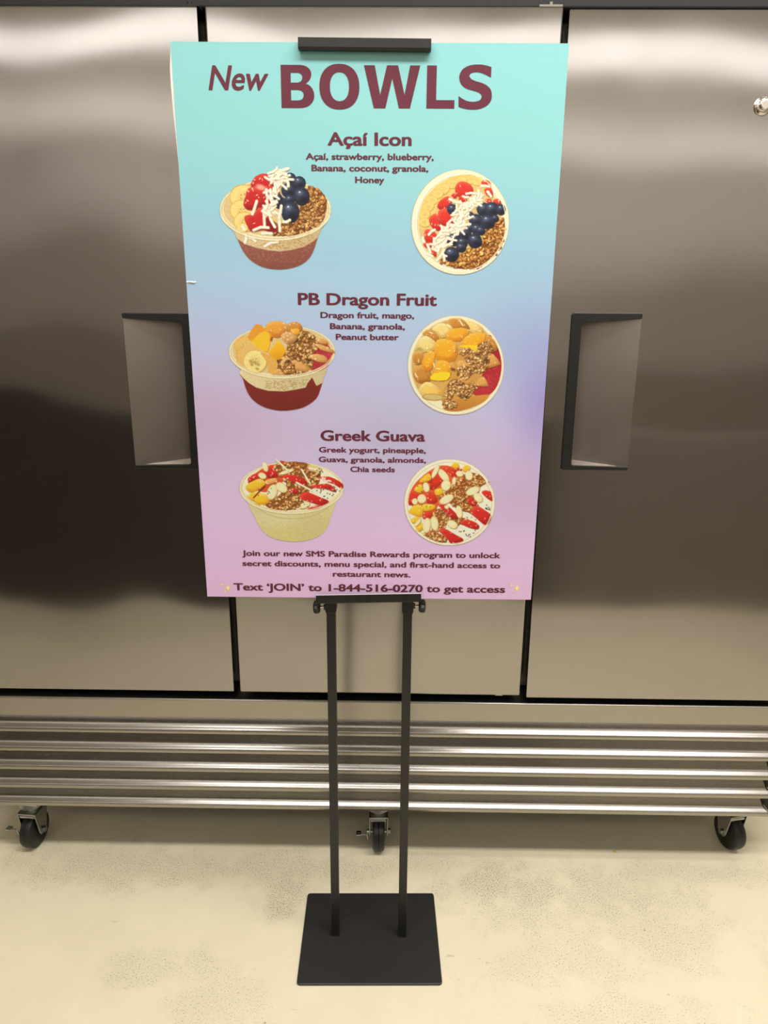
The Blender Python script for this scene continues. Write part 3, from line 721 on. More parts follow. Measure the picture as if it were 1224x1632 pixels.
# ---- printed photographs of the bowls
class Paint:
    """small painter for the printed food pictures; coordinates run 0..vw, 0..vh, y down"""
    def __init__(s, vw, vh, w, h, seed):
        s.k = w / vw; s.w, s.h = w, h
        s.img = np.zeros((h, w, 3)); s.a = np.zeros((h, w)); s.rng = np.random.default_rng(seed)
        s.Y, s.X = np.mgrid[0:h, 0:w].astype(float)
        s.X = (s.X + 0.5) / s.k; s.Y = (s.Y + 0.5) / s.k
        s.clip = None
    def box(s, x0, y0, x1, y1):
        p = 2 / s.k
        i0, i1 = max(0, int((y0 - p) * s.k)), min(s.h, int((y1 + p) * s.k) + 2)
        j0, j1 = max(0, int((x0 - p) * s.k)), min(s.w, int((x1 + p) * s.k) + 2)
        return slice(i0, max(i0, i1)), slice(j0, max(j0, j1))
    def put(s, sl, cov, col, alpha=1.0, mark=True):
        if s.clip is not None: cov = cov * s.clip[sl]
        c = (cov * alpha)[..., None]
        col = np.asarray(col, float) / 255.0
        s.img[sl] = s.img[sl] * (1 - c) + col * c
        if mark and s.clip is None: s.a[sl] = np.maximum(s.a[sl], cov * min(1.0, alpha * 1.2))
    def ecov(s, sl, cx, cy, rx, ry, rot, soft):
        x, y = s.X[sl] - cx, s.Y[sl] - cy
        c, n = math.cos(rot), math.sin(rot)
        u, v = (x * c + y * n) / rx, (-x * n + y * c) / ry
        r = np.sqrt(u * u + v * v)
        return np.clip((1 - r) * min(rx, ry) * s.k / max(soft, 1e-3) + 0.5, 0, 1), r, u, v
    def ell(s, cx, cy, rx, ry=None, col=(0, 0, 0), rot=0.0, alpha=1.0, soft=1.0):
        ry = rx if ry is None else ry; m = max(rx, ry) + soft / s.k
        sl = s.box(cx - m, cy - m, cx + m, cy + m)
        s.put(sl, s.ecov(sl, cx, cy, rx, ry, rot, soft)[0], col, alpha)
    def ring(s, cx, cy, rx, ry, wd, col, alpha=1.0, rot=0.0, a0=None, a1=None, soft=1.0):
        m = max(rx, ry) + wd
        sl = s.box(cx - m, cy - m, cx + m, cy + m)
        o = s.ecov(sl, cx, cy, rx + wd / 2, ry + wd / 2, rot, soft)
        i = s.ecov(sl, cx, cy, max(1, rx - wd / 2), max(1, ry - wd / 2), rot, soft)[0]
        cov = o[0] * (1 - i)
        if a0 is not None:
            t = np.degrees(np.arctan2(o[3], o[2])) % 360
            d = (t - a0) % 360; span = (a1 - a0) % 360
            cov = cov * (d < span)
        s.put(sl, cov, col, alpha)
    def pcov(s, sl, pts, soft=1.0):
        x, y = s.X[sl], s.Y[sl]
        ins = np.zeros(x.shape, bool); dist = np.full(x.shape, 1e9)
        n = len(pts)
        for i in range(n):
            (xa, ya), (xb, yb) = pts[i], pts[(i + 1) % n]
            if ya != yb:
                cr = ((ya > y) != (yb > y)) & (x < (xb - xa) * (y - ya) / (yb - ya) + xa)
                ins ^= cr
            dx, dy = xb - xa, yb - ya
            t = np.clip(((x - xa) * dx + (y - ya) * dy) / (dx * dx + dy * dy + 1e-9), 0, 1)
            dist = np.minimum(dist, np.hypot(x - xa - t * dx, y - ya - t * dy))
        return np.clip(np.where(ins, dist, -dist) * s.k / soft + 0.5, 0, 1)
    def poly(s, pts, col, alpha=1.0, soft=1.0, smooth=0, grad=None):
        if smooth: pts = smooth_closed(pts, set(), smooth)
        xs_, ys_ = [p[0] for p in pts], [p[1] for p in pts]
        sl = s.box(min(xs_) - soft / s.k, min(ys_) - soft / s.k, max(xs_) + soft / s.k, max(ys_) + soft / s.k)
        cov = s.pcov(sl, pts, soft)
        if grad is not None:      # second tone blended along (dx, dy)
            c2, dx, dy = grad
            x, y = s.X[sl], s.Y[sl]
            p = x * dx + y * dy
            pv = [a * dx + b * dy for a, b in pts]
            t = np.clip((p - min(pv)) / (max(pv) - min(pv) + 1e-9), 0, 1)[..., None]
            c = np.asarray(col, float) * (1 - t) + np.asarray(c2, float) * t
            s.put(sl, cov, c, alpha)
        else: s.put(sl, cov, col, alpha)
    def mask(s, pts, smooth=0):
        if smooth: pts = smooth_closed(pts, set(), smooth)
        return s.pcov((slice(0, s.h), slice(0, s.w)), pts)
    def stroke(s, pts, wd, col, alpha=1.0):
        for (xa, ya), (xb, yb) in zip(pts, pts[1:]):
            sl = s.box(min(xa, xb) - wd, min(ya, yb) - wd, max(xa, xb) + wd, max(ya, yb) + wd)
            x, y = s.X[sl], s.Y[sl]; dx, dy = xb - xa, yb - ya
            t = np.clip(((x - xa) * dx + (y - ya) * dy) / (dx * dx + dy * dy + 1e-9), 0, 1)
            d = np.hypot(x - xa - t * dx, y - ya - t * dy)
            s.put(sl, np.clip((wd / 2 - d) * s.k + 0.5, 0, 1), col, alpha)
    def rand_in(s, pts, n):
        xs_, ys_ = [p[0] for p in pts], [p[1] for p in pts]; out = []
        for _ in range(n * 12):
            x, y = s.rng.uniform(min(xs_), max(xs_)), s.rng.uniform(min(ys_), max(ys_)); ins = False
            for i in range(len(pts)):
                (xa, ya), (xb, yb) = pts[i], pts[(i + 1) % len(pts)]
                if (ya > y) != (yb > y) and x < (xb - xa) * (y - ya) / (yb - ya) + xa: ins = not ins
            if ins: out.append((x, y))
            if len(out) >= n: break
        return out
    def granola(s, pts, n, size=22, base=(122, 76, 36), pal=((176, 118, 56), (206, 150, 80), (148, 92, 44), (226, 184, 116), (188, 130, 70))):
        s.poly(pts, base, smooth=2)
        for x, y in s.rand_in(pts, n):
            r = size * s.rng.uniform(0.5, 1.1); q = s.rng.uniform(0.45, 0.9); a = s.rng.uniform(0, 3.14)
            s.ell(x + r * 0.22, y + r * 0.35, r, r * q, (84, 48, 20), a, 0.75)
            c = np.array(pal[s.rng.integers(len(pal))]) * s.rng.uniform(0.88, 1.1)
            s.ell(x, y, r * 0.92, r * q * 0.88, np.minimum(c, 255), a)
            s.ell(x - r * 0.2, y - r * 0.25, r * 0.4, r * q * 0.35, (246, 214, 150), a, 0.5)
    def clump(s, cx, cy, rx, ry, n, size=20, **kw):
        pts = [(cx + rx * math.cos(t) * s.rng.uniform(0.75, 1.1), cy + ry * math.sin(t) * s.rng.uniform(0.75, 1.1)) for t in np.linspace(0, 6.28, 13)[:-1]]
        s.granola(pts, n, size, **kw)
    def berry(s, cx, cy, r, ry=None):
        ry = r if ry is None else ry
        s.ell(cx + 3, cy + 4, r * 1.04, ry * 1.04, (16, 16, 24), 0, 0.9)
        s.ell(cx, cy, r, ry, (38, 42, 60))
        s.ell(cx - r * 0.12, cy - ry * 0.22, r * 0.72, ry * 0.62, (62, 70, 94), 0, 0.75, 14)
        s.ell(cx - r * 0.2, cy - ry * 0.38, r * 0.36, ry * 0.26, (108, 118, 142), 0, 0.75, 8)
        s.ell(cx + r * 0.30, cy + ry * 0.45, r * 0.5, ry * 0.38, (20, 22, 32), 0, 0.7, 10)
        s.ell(cx - r * 0.22, cy - ry * 0.46, r * 0.11, ry * 0.08, (226, 230, 236))
    def fruit(s, pts, col, dark, light, grad=(0.3, 1.0), hi=2):
        s.poly([(x + 5, y + 7) for x, y in pts], tuple(v * 0.45 for v in dark), 0.5, smooth=3)
        s.poly(pts, light, smooth=3, grad=(dark, grad[0], grad[1]))
        cx, cy = np.mean([p[0] for p in pts]), np.mean([p[1] for p in pts])
        s.poly([(cx + (x - cx) * 0.66 - 4, cy + (y - cy) * 0.62 - 5) for x, y in pts], col, 0.8, smooth=3, soft=7)
        for x, y in s.rand_in(pts, hi): s.ell(x, y, s.rng.uniform(5, 12), s.rng.uniform(3, 6), (255, 244, 225), s.rng.uniform(0, 3), 0.75)
    def slice_(s, cx, cy, rx, ry, rot=0.0, col=(238, 212, 134)):
        s.ell(cx + 4, cy + 6, rx, ry, (150, 116, 56), rot, 0.6)
        s.ell(cx, cy, rx, ry, (216, 178, 92), rot)
        s.ell(cx, cy, rx * 0.92, ry * 0.9, col, rot)
        s.ell(cx, cy, rx * 0.45, ry * 0.42, (226, 196, 120), rot, 0.7, 9)
        for k in range(5):
            t = k * 1.256 + rot
            s.ell(cx + rx * 0.22 * math.cos(t), cy + ry * 0.22 * math.sin(t), rx * 0.06, ry * 0.05, (150, 122, 66), t, 0.7)
    def shred(s, x, y, ln, a, wd=20):
        dx, dy = math.cos(a) * ln / 2, math.sin(a) * ln / 2; b = s.rng.uniform(-0.25, 0.25) * ln
        mid = (x - dy / ln * b, y + dx / ln * b)
        p = [(x - dx, y - dy), mid, (x + dx, y + dy)]
        s.stroke([(u + 4, v + 6) for u, v in p], wd, (150, 128, 96), 0.5)
        s.stroke(p, wd, (238, 228, 200)); s.stroke([(u - 2, v - 3) for u, v in p], wd * 0.45, (252, 246, 228), 0.9)
    def almond(s, cx, cy, rx, ry, rot):
        s.ell(cx + 5, cy + 7, rx, ry, (120, 74, 34), rot, 0.55)
        s.ell(cx, cy, rx, ry, (206, 172, 112), rot)
        s.ell(cx - 2, cy - 2, rx * 0.9, ry * 0.9, (238, 218, 168), rot)
        s.ell(cx - rx * 0.15, cy - ry * 0.1, rx * 0.5, ry * 0.55, (248, 234, 196), rot, 0.7, 9)
    def seeds(s, pts, n, r=6):
        for x, y in s.rand_in(pts, n): s.ell(x, y, r, r * 0.75, (52, 48, 46), s.rng.uniform(0, 3))
    def grain(s, amt):
        n = s.rng.normal(0, 1, (s.h, s.w))
        n = (n + np.roll(n, 1, 0) + np.roll(n, 1, 1)) / 1.73
        s.img = np.clip(s.img * (1 + amt * n[..., None]), 0, 1)
    def finish(s, name, corners, dens=1.09):  # dens: gain, set higher on the lowest bowl to offset weaker light
        c = np.clip(s.img * dens, 0, 1); al = s.a
        b = c * 0.5 + (np.roll(c, 1, 0) + np.roll(c, -1, 0) + np.roll(c, 1, 1) + np.roll(c, -1, 1)) * 0.125
        w = al * 0.5 + (np.roll(al, 1, 0) + np.roll(al, -1, 0) + np.roll(al, 1, 1) + np.roll(al, -1, 1)) * 0.125
        b = np.where(w[..., None] > 0.02, b / np.maximum(w, 0.02)[..., None] * np.minimum(1, w)[..., None] + c * 0, b)
        b = np.where((al > 0.98)[..., None], b, c / np.maximum(al, 0.05)[..., None])
        tl, tr, bl, brr = [np.array(p) for p in corners]
        u = ((np.arange(s.w) + 0.5) / s.w)[None, :, None]; v = ((np.arange(s.h) + 0.5) / s.h)[:, None, None]
        XZ = (tl * (1 - u) + tr * u) * (1 - v) + (bl * (1 - u) + brr * u) * v
        o = grid_mesh('bowl_picture', XZ, np.clip(b, 0, 1), al > 0.5, -0.0005, board)
        o['label'] = name
        return o
def bowl_side(p, rim, body, liquid_top, cup, liquid, liquid_dark):
    cx, cy, rx, ry = rim
    p.poly(body, cup, smooth=3, grad=(tuple(v * 0.9 for v in cup), 1, 0))
    keep = p.clip; p.clip = p.mask(body, 3)
    p.poly(liquid_top, liquid, smooth=0, grad=(liquid_dark, 0.15, 1))
    p.clip = keep
    p.ell(cx, cy, rx, ry, (206, 196, 152)); p.ell(cx, cy - 6, rx * 0.985, ry * 0.965, (236, 226, 186))
    p.ring(cx, cy - 2, rx * 0.955, ry * 0.93, 7, (176, 160, 112), 0.8); p.ell(cx, cy - 10, rx * 0.93, ry * 0.90, (214, 190, 138))
def rim_front(p, rim):
    cx, cy, rx, ry = rim
    p.ring(cx, cy, rx * 0.985, ry * 0.975, 12, (240, 230, 192), 0.95, a0=10, a1=170)
    p.ring(cx, cy - 4, rx * 0.955, ry * 0.93, 16, (222, 206, 160), 0.75, a0=8, a1=172)
    p.ring(cx, cy + 14, rx * 0.97, ry * 0.97, 5, (160, 140, 96), 0.6, a0=25, a1=155)
    p.ring(cx, cy, rx * 0.95, ry * 0.90, 5, (250, 244, 222), 0.8, a0=40, a1=120)
SC = 1.75
# bowl 1: side view
p = Paint(1224, 1118, int(230 * SC), int(210 * SC), 11)
rim = (580, 490, 475, 262)
body = [(190, 590), (215, 650), (260, 745), (300, 832), (350, 902), (420, 957), (500, 991), (600, 1004), (700, 996), (790, 966), (860, 915), (905, 840), (935, 745), (968, 650), (980, 590), (580, 480)]
bowl_side(p, rim, body, [(180, 690), (255, 735), (330, 785), (420, 815), (520, 836), (620, 846), (720, 832), (820, 806), (900, 760), (960, 710), (1000, 1100), (150, 1100)], (214, 192, 146), (152, 94, 80), (122, 68, 58))
p.clip = p.mask(body, 3)
for x, y in p.rand_in([(560, 745), (900, 700), (880, 790), (600, 835), (420, 800)], 90): p.ell(x, y, 9, 6, (182, 140, 84), 0, 0.7)
for x, y in p.rand_in([(280, 790), (900, 790), (800, 940), (420, 930)], 120): p.ell(x, y, 6, 4, (178, 122, 106), 0, 0.5)
p.clip = None
p.slice_(310, 380, 120, 105); p.slice_(300, 500, 110, 95, 0.3); p.slice_(320, 590, 95, 85, 0.2); p.slice_(300, 640, 50, 40)
p.granola([(840, 290), (930, 310), (1000, 370), (1015, 480), (960, 590), (850, 680), (700, 712), (555, 695), (640, 600), (760, 580), (790, 460), (850, 420)], 230, 22)
R, RD, RL = (196, 36, 34), (146, 20, 24), (222, 74, 62)
p.fruit([(420, 205), (500, 185), (565, 250), (550, 312), (480, 325), (420, 300), (370, 290), (385, 245)], R, RD, RL, hi=8)
p.fruit([(350, 310), (440, 300), (500, 370), (500, 430), (440, 480), (350, 490), (310, 450), (325, 380)], R, RD, RL, hi=7)
p.fruit([(470, 300), (580, 300), (620, 360), (560, 430), (480, 420)], R, RD, RL, hi=4)
p.ell(455, 300, 40, 22, (250, 196, 170), 0.3, 0.8, 6)
p.fruit([(318, 545), (400, 520), (440, 470), (510, 500), (570, 620), (575, 670), (470, 660), (380, 675), (338, 620)], R, RD, RL, hi=4)
p.poly([(480, 560), (560, 580), (620, 640), (560, 690), (480, 650)], (120, 20, 24), 0.7, smooth=2)
for b_ in ((705, 225, 46), (780, 262, 54), (620, 430, 50), (600, 390, 36), (690, 325, 60), (800, 375, 66, 74), (700, 405, 40), (705, 505, 74, 90)): p.berry(*b_)
for _ in range(46):
    t = p.rng.uniform(0, 1)
    p.shred(600 + p.rng.normal(0, 40) + 10 * t, 190 + t * 60 + p.rng.normal(0, 24), p.rng.uniform(45, 90), p.rng.uniform(-1.2, 0.6), 20)
for _ in range(26):
    t = p.rng.uniform(0, 1)
    p.shred(600 - 90 * t + p.rng.normal(0, 26), 290 + t * 230 + p.rng.normal(0, 18), p.rng.uniform(45, 85), p.rng.uniform(0, 3.1), 20)
for x0, y0, x1, y1 in ((640, 160, 690, 145), (480, 490, 488, 630), (525, 500, 575, 635), (618, 560, 618, 670), (630, 455, 610, 560), (422, 415, 385, 525), (650, 592, 702, 576), (395, 662, 520, 640), (470, 690, 548, 690), (490, 800, 600, 762), (330, 700, 322, 770), (360, 725, 410, 755), (505, 320, 515, 390), (540, 540, 470, 500), (300, 630, 320, 660), (680, 240, 690, 290)):
    p.shred((x0 + x1) / 2, (y0 + y1) / 2, math.hypot(x1 - x0, y1 - y0), math.atan2(y1 - y0, x1 - x0), 24)
rim_front(p, rim); p.grain(0.035)
p.finish('printed bowl with strawberries, blueberries and coconut, seen from the side', [(-0.2578, 0.7633), (-0.0283, 0.7645), (-0.2702, 0.564), (-0.0295, 0.5656)])

def cup_top(p, cx, cy, rx, ry, wd, inner, rot=0.0):
    p.ell(cx, cy, rx, ry, (198, 188, 150), rot); p.ell(cx, cy, rx - 6, ry - 6, (240, 232, 200), rot)
    p.ring(cx, cy, rx - wd * 0.45, ry - wd * 0.45, 8, (212, 198, 158), 0.9, rot); p.ring(cx, cy, rx - wd * 0.7, ry - wd * 0.7, 6, (250, 246, 226), 0.9, rot)
    p.ring(cx, cy, rx - wd * 0.85, ry - wd * 0.85, 6, (190, 172, 124), 0.8, rot)
    p.ell(cx, cy, rx - wd, ry - wd, inner, rot)
# bowl 1: from above
p = Paint(1224, 1288, int(190 * SC), int(200 * SC), 21)
cup_top(p, 602, 666, 504, 545, 78, (216, 188, 122), 0.1)
p.poly([(195, 730), (180, 610), (225, 440), (335, 315), (480, 215), (640, 175), (800, 195), (760, 290), (560, 340), (390, 470), (300, 640), (230, 720)], (228, 196, 112), smooth=3)
for cx, cy in ((700, 225), (610, 240), (520, 270), (440, 320), (370, 370), (310, 430), (275, 500), (240, 580), (235, 660), (780, 240)): p.slice_(cx, cy, 62, 46, p.rng.uniform(-1, 0.2), (234, 202, 118))
p.granola([(960, 650), (1050, 610), (1056, 800), (1010, 930), (890, 1060), (730, 1142), (560, 1140), (400, 1075), (430, 1030), (560, 1050), (640, 960), (720, 910), (830, 850), (870, 720)], 330, 23, pal=((186, 120, 50), (216, 156, 78), (152, 90, 38), (230, 180, 100)))
A1, A2, A3 = (218, 52, 40), (168, 26, 28), (236, 96, 72)
for q in ([(550, 300), (600, 245), (690, 262), (735, 330), (680, 405), (570, 392)], [(590, 400), (650, 375), (670, 430), (600, 460)], [(365, 500), (400, 430), (480, 392), (512, 440), (500, 482), (420, 532)], [(380, 540), (470, 518), (520, 600), (532, 680), (430, 692), (380, 640)],
          [(280, 622), (350, 568), (385, 640), (402, 742), (320, 722)], [(240, 740), (330, 745), (372, 852), (250, 862)], [(220, 882), (300, 860), (305, 912), (250, 922)], [(818, 252), (860, 228), (906, 250), (912, 300), (830, 292)],
          [(850, 322), (920, 308), (932, 402), (870, 380)], [(938, 442), (990, 418), (1022, 460), (975, 482)], [(298, 952), (342, 930), (356, 1012), (320, 1000)], [(510, 370), (560, 370), (560, 410), (520, 405)], [(490, 700), (570, 690), (590, 790), (500, 800)], [(860, 430), (920, 420), (900, 470)]):
    p.fruit(q, A1, A2, A3, hi=3)
for b_ in ((520, 525, 52), (700, 590, 40), (840, 525, 68), (925, 525, 72), (1018, 528, 46, 56), (760, 640, 66), (880, 650, 74), (960, 620, 36), (700, 720, 40), (640, 775, 72), (770, 730, 56), (810, 745, 46), (530, 835, 70), (620, 870, 56), (750, 850, 70, 74), (610, 920, 50), (510, 990, 76)): p.berry(*b_)
path = [(800, 360), (740, 440), (660, 520), (620, 620), (590, 700), (440, 760), (400, 850), (390, 950)]
for _ in range(120):
    k = int(p.rng.integers(len(path) - 1)); t = p.rng.uniform()
    x = path[k][0] * (1 - t) + path[k + 1][0] * t; y = path[k][1] * (1 - t) + path[k + 1][1] * t
    p.shred(x + p.rng.normal(0, 38), y + p.rng.normal(0, 30), p.rng.uniform(50, 105), p.rng.uniform(0, 3.1), 22)
for x, y, a, ln in ((550, 440, 0.3, 120), (860, 290, 0.1, 80), (900, 370, 0.9, 60), (310, 760, -0.7, 80), (470, 740, -0.1, 100), (280, 930, 1.2, 90), (400, 1000, -1.0, 130), (470, 900, -0.3, 90), (430, 1020, 1.4, 80), (640, 690, -0.2, 130), (225, 840, 1.3, 50), (290, 1000, 0.4, 60)): p.shred(x, y, ln, a, 26)
p.ring(602, 666, 470, 508, 10, (246, 240, 214), 0.9, 0.1); p.grain(0.035)
p.finish('printed bowl with strawberries, blueberries and coconut, seen from above', [(0.0514, 0.7558), (0.2406, 0.7568), (0.054, 0.5661), (0.252, 0.5674)])

# bowl 2: side view
p = Paint(1224, 1049, int(210 * SC), int(180 * SC), 31)
rim = (580, 402, 496, 246)
body = [(205, 560), (218, 655), (250, 760), (300, 842), (380, 906), (470, 941), (580, 958), (700, 946), (800, 915), (900, 840), (942, 740), (975, 620), (975, 540), (580, 420)]
bowl_side(p, rim, body, [(150, 560), (215, 640), (270, 690), (340, 735), (450, 766), (600, 772), (720, 752), (800, 735), (820, 690), (860, 640), (900, 720), (960, 690), (1010, 1040), (100, 1040)], (222, 206, 160), (132, 48, 40), (108, 36, 32))
p.clip = p.mask(body, 3)
for x, y in p.rand_in([(420, 670), (820, 660), (800, 720), (600, 765), (420, 740)], 150): p.ell(x, y, 8, 5, (176, 150, 96), 0, 0.7)
p.clip = None
p.slice_(240, 340, 110, 80, 0, (226, 184, 104)); p.slice_(210, 440, 60, 90, 0, (224, 176, 92))
p.poly([(170, 500), (200, 380), (290, 330), (380, 380), (400, 470), (240, 540)], (222, 184, 108), smooth=3)
p.poly([(880, 300), (960, 300), (1045, 390), (1045, 450), (1000, 540), (880, 590), (800, 520), (860, 420)], (152, 34, 44), smooth=3, grad=((186, 56, 66), 1, 0.2))
for x, y in p.rand_in([(880, 360), (1030, 400), (1000, 520), (860, 570), (840, 510)], 60): p.ell(x, y, 8, 5, (200, 84, 88), 0, 0.6)
p.granola([(640, 300), (760, 205), (880, 250), (920, 330), (870, 420), (860, 580), (700, 625), (520, 615), (470, 560), (540, 470), (620, 400)], 210, 19, base=(142, 96, 48), pal=((196, 146, 84), (222, 178, 112), (166, 112, 58), (236, 200, 138), (206, 158, 96)))
TAN = (218, 166, 98)
for q in ([(830, 440), (900, 422), (975, 440), (1004, 475), (985, 502), (900, 490)], [(885, 330), (960, 340), (1062, 392), (1050, 412), (940, 380)], [(890, 275), (980, 290), (1010, 330), (930, 325)], [(560, 500), (640, 455), (760, 500), (850, 560), (845, 600), (700, 560), (600, 540)], [(480, 600), (560, 560), (660, 600), (560, 625)]):
    p.fruit(q, TAN, (176, 120, 58), (236, 192, 124), hi=2)
p.clump(640, 550, 80, 60, 50, 18); p.clump(720, 420, 90, 60, 50, 18); p.clump(800, 270, 70, 45, 40, 17)
for x, y in ((540, 495), (710, 300), (640, 490), (830, 480)): p.ell(x, y, 24, 16, (70, 36, 18), 0, 0.8, 5)
MG, MD, ML = (238, 172, 46), (206, 126, 30), (250, 204, 84)
p.fruit([(420, 185), (480, 125), (590, 128), (615, 180), (570, 262), (490, 262)], (226, 158, 62), (190, 112, 36), (240, 184, 92), hi=4)
p.fruit([(600, 165), (690, 126), (755, 150), (765, 200), (700, 230), (620, 210)], (204, 138, 60), (160, 96, 34), (226, 170, 96), hi=4)
p.fruit([(570, 250), (650, 220), (720, 262), (690, 318), (620, 325)], (210, 158, 92), (160, 110, 54), (234, 194, 134), hi=6)
p.fruit([(660, 200), (740, 195), (735, 245), (690, 240)], MG, MD, ML, hi=1)
p.poly([(262, 268), (340, 148), (432, 190), (492, 258), (450, 412), (360, 372)], (244, 180, 38), smooth=0, grad=((226, 150, 26), 1, 0.4))
p.poly([(262, 268), (340, 148), (420, 190), (372, 290), (300, 300)], (222, 152, 54), smooth=2)
p.poly([(300, 300), (420, 210), (470, 270), (440, 400), (350, 360)], (250, 192, 50), 0.9, smooth=2)
p.poly([(455, 412), (545, 285), (622, 392), (570, 470), (490, 472)], (252, 196, 48), smooth=0, grad=((220, 150, 28), 0.3, 1))
p.poly([(480, 260), (500, 270), (490, 310), (465, 300)], (150, 78, 20), 0.8)
p.slice_(330, 490, 112, 112, 0.1, (240, 218, 142)); p.poly([(380, 410), (470, 440), (540, 500), (520, 590), (460, 600), (440, 500)], (220, 170, 84), smooth=3)
for x, y in ((300, 520), (330, 500), (350, 560), (290, 490), (360, 520)): p.ell(x, y, 16, 12, (158, 132, 62), 0.4, 0.75, 4)
rim_front(p, rim); p.grain(0.03)
p.finish('printed bowl with mango, banana and granola over red fruit, seen from the side', [(-0.2516, 0.524), (-0.0298, 0.5255), (-0.2625, 0.3334), (-0.0309, 0.3353)])

# bowl 2: from above
p = Paint(1224, 1224, int(180 * SC), int(180 * SC), 41)
cup_top(p, 588, 622, 524, 540, 46, (208, 166, 92), 0.0)
p.poly([(980, 300), (1060, 470), (1085, 640), (1040, 830), (960, 930), (860, 960), (760, 900), (860, 700), (940, 560), (930, 330)], (156, 32, 42), smooth=3, grad=((182, 50, 56), -0.3, 1))
for x, y in p.rand_in([(1000, 480), (1060, 560), (1060, 740), (960, 900), (830, 900), (910, 760)], 80): p.ell(x, y, 9, 6, (204, 78, 78), 0, 0.5)
p.poly([(440, 1000), (560, 940), (760, 950), (940, 935), (900, 1010), (760, 1080), (600, 1122), (470, 1105)], (206, 146, 66), smooth=3, grad=((182, 120, 46), 0, 1))
p.poly([(240, 960), (430, 1000), (450, 1090), (360, 1060)], (236, 226, 190), smooth=2)
for q in ([(330, 222), (430, 162), (520, 200), (545, 262), (440, 322), (380, 262)], [(650, 125), (760, 140), (872, 200), (862, 272), (742, 252), (680, 180)], [(145, 450), (182, 350), (270, 300), (382, 382), (370, 442), (250, 472), (180, 490)], [(480, 180), (560, 190), (540, 240)]):
    p.fruit(q, (238, 212, 134), (204, 166, 86), (246, 226, 160), hi=4)
for x, y in ((190, 430), (215, 445), (180, 450)): p.ell(x, y, 20, 12, (150, 130, 70), 0, 0.6, 5)
PB, PD, PL = (198, 136, 56), (158, 98, 34), (222, 168, 88)
for q in ([(505, 130), (640, 108), (742, 222), (640, 200), (560, 215)], [(215, 268), (300, 228), (402, 312), (392, 372), (300, 302)], [(118, 702), (200, 612), (312, 680), (302, 792), (180, 802)], [(118, 500), (220, 480), (230, 580), (150, 605)], [(900, 300), (1000, 320), (1040, 440), (980, 450)]):
    p.fruit(q, PB, PD, PL, hi=4)
p.poly([(560, 380), (700, 560), (880, 700), (740, 900), (560, 1000), (450, 900), (560, 700)], (204, 150, 74), smooth=3)
for q in ([(478, 322), (560, 220), (732, 240), (640, 352)], [(640, 392), (742, 278), (912, 280), (820, 460)], [(385, 340), (590, 372), (572, 562), (372, 540)], [(218, 572), (300, 460), (362, 490), (330, 652), (250, 672)], [(312, 772), (345, 690), (390, 570), (492, 570), (542, 640), (500, 772)], [(530, 380), (590, 400), (580, 470)]):
    p.fruit(q, (236, 172, 40), (204, 124, 26), (244, 188, 70), hi=4)
p.poly([(625, 400), (840, 400), (810, 470), (700, 430)], (252, 200, 40), smooth=2)
p.poly([(315, 770), (350, 700), (520, 690), (490, 775)], (254, 208, 44), smooth=2)
for q in ([(960, 480), (1064, 580), (1050, 612), (900, 640)], [(800, 830), (880, 735), (936, 820), (930, 842)], [(640, 560), (760, 620), (700, 700), (600, 620)], [(580, 780), (700, 740), (790, 800), (640, 830)]):
    p.fruit(q, (216, 160, 84), (176, 118, 50), (232, 186, 114), hi=2)
KW = dict(base=(134, 86, 40), pal=((198, 146, 84), (226, 182, 116), (170, 114, 60), (238, 204, 146)))
for c_ in ((900, 430, 96, 86, 60), (840, 640, 96, 66, 55), (700, 470, 92, 42, 45), (690, 690, 105, 66, 60), (600, 850, 120, 90, 70), (690, 920, 92, 62, 55), (520, 1040, 90, 55, 50), (760, 550, 92, 52, 50), (880, 560, 90, 50, 45), (760, 860, 60, 40, 30), (520, 930, 60, 60, 40)):
    p.clump(*c_, 18, **KW)
for x, y in ((820, 500), (920, 560), (640, 950), (700, 960), (560, 660)): p.ell(x, y, 26, 14, (66, 34, 18), 0.4, 0.75, 5)
p.fruit([(185, 880), (250, 800), (340, 815), (462, 940), (330, 960), (225, 945)], (238, 200, 104), (206, 150, 60), (246, 222, 150), hi=3)
p.ell(340, 965, 120, 40, (176, 152, 84), 0.05); p.ell(340, 962, 100, 28, (206, 184, 116), 0.05)
for x, y, a in ((640, 150, 0.9), (655, 175, 0.9), (320, 265, 0.3), (400, 650, 0.1), (155, 720, 1.2), (350, 610, 1.4)): p.ell(x, y, 26, 6, (255, 246, 224), a, 0.9)
p.ring(588, 622, 500, 516, 10, (246, 240, 214), 0.9); p.grain(0.03)
p.finish('printed bowl with mango, banana and granola over red fruit, seen from above', [(0.0545, 0.5261), (0.2439, 0.5273), (0.0571, 0.336), (0.2547, 0.3376)])

# bowl 3: side view
p = Paint(1224, 966, int(190 * SC), int(150 * SC), 51)
rim = (610, 362, 536, 266)
body = [(190, 490), (232, 660), (280, 762), (360, 850), (470, 900), (640, 922), (800, 900), (910, 850), (982, 760), (1028, 620), (1035, 490), (610, 380)]
bowl_side(p, rim, body, [(150, 480), (610, 600), (1100, 480), (1100, 960), (150, 960)], (206, 198, 152), (206, 198, 154), (204, 192, 122))
p.clip = p.mask(body, 3)
p.ell(820, 790, 210, 130, (198, 184, 134), 0, 0.5, 30); p.ell(470, 680, 190, 70, (216, 212, 172), 0, 0.5, 25); p.ring(620, 440, 420, 240, 10, (176, 166, 118), 0.6, 0, 20, 160)
p.clip = None
p.ell(610, 348, 500, 236, (236, 230, 204))
RS, RSD, RSL = (204, 42, 34), (162, 26, 24), (226, 74, 56)
p.poly([(160, 300), (260, 200), (400, 130), (540, 150), (560, 260), (380, 400), (240, 380)], (206, 84, 44), smooth=3)
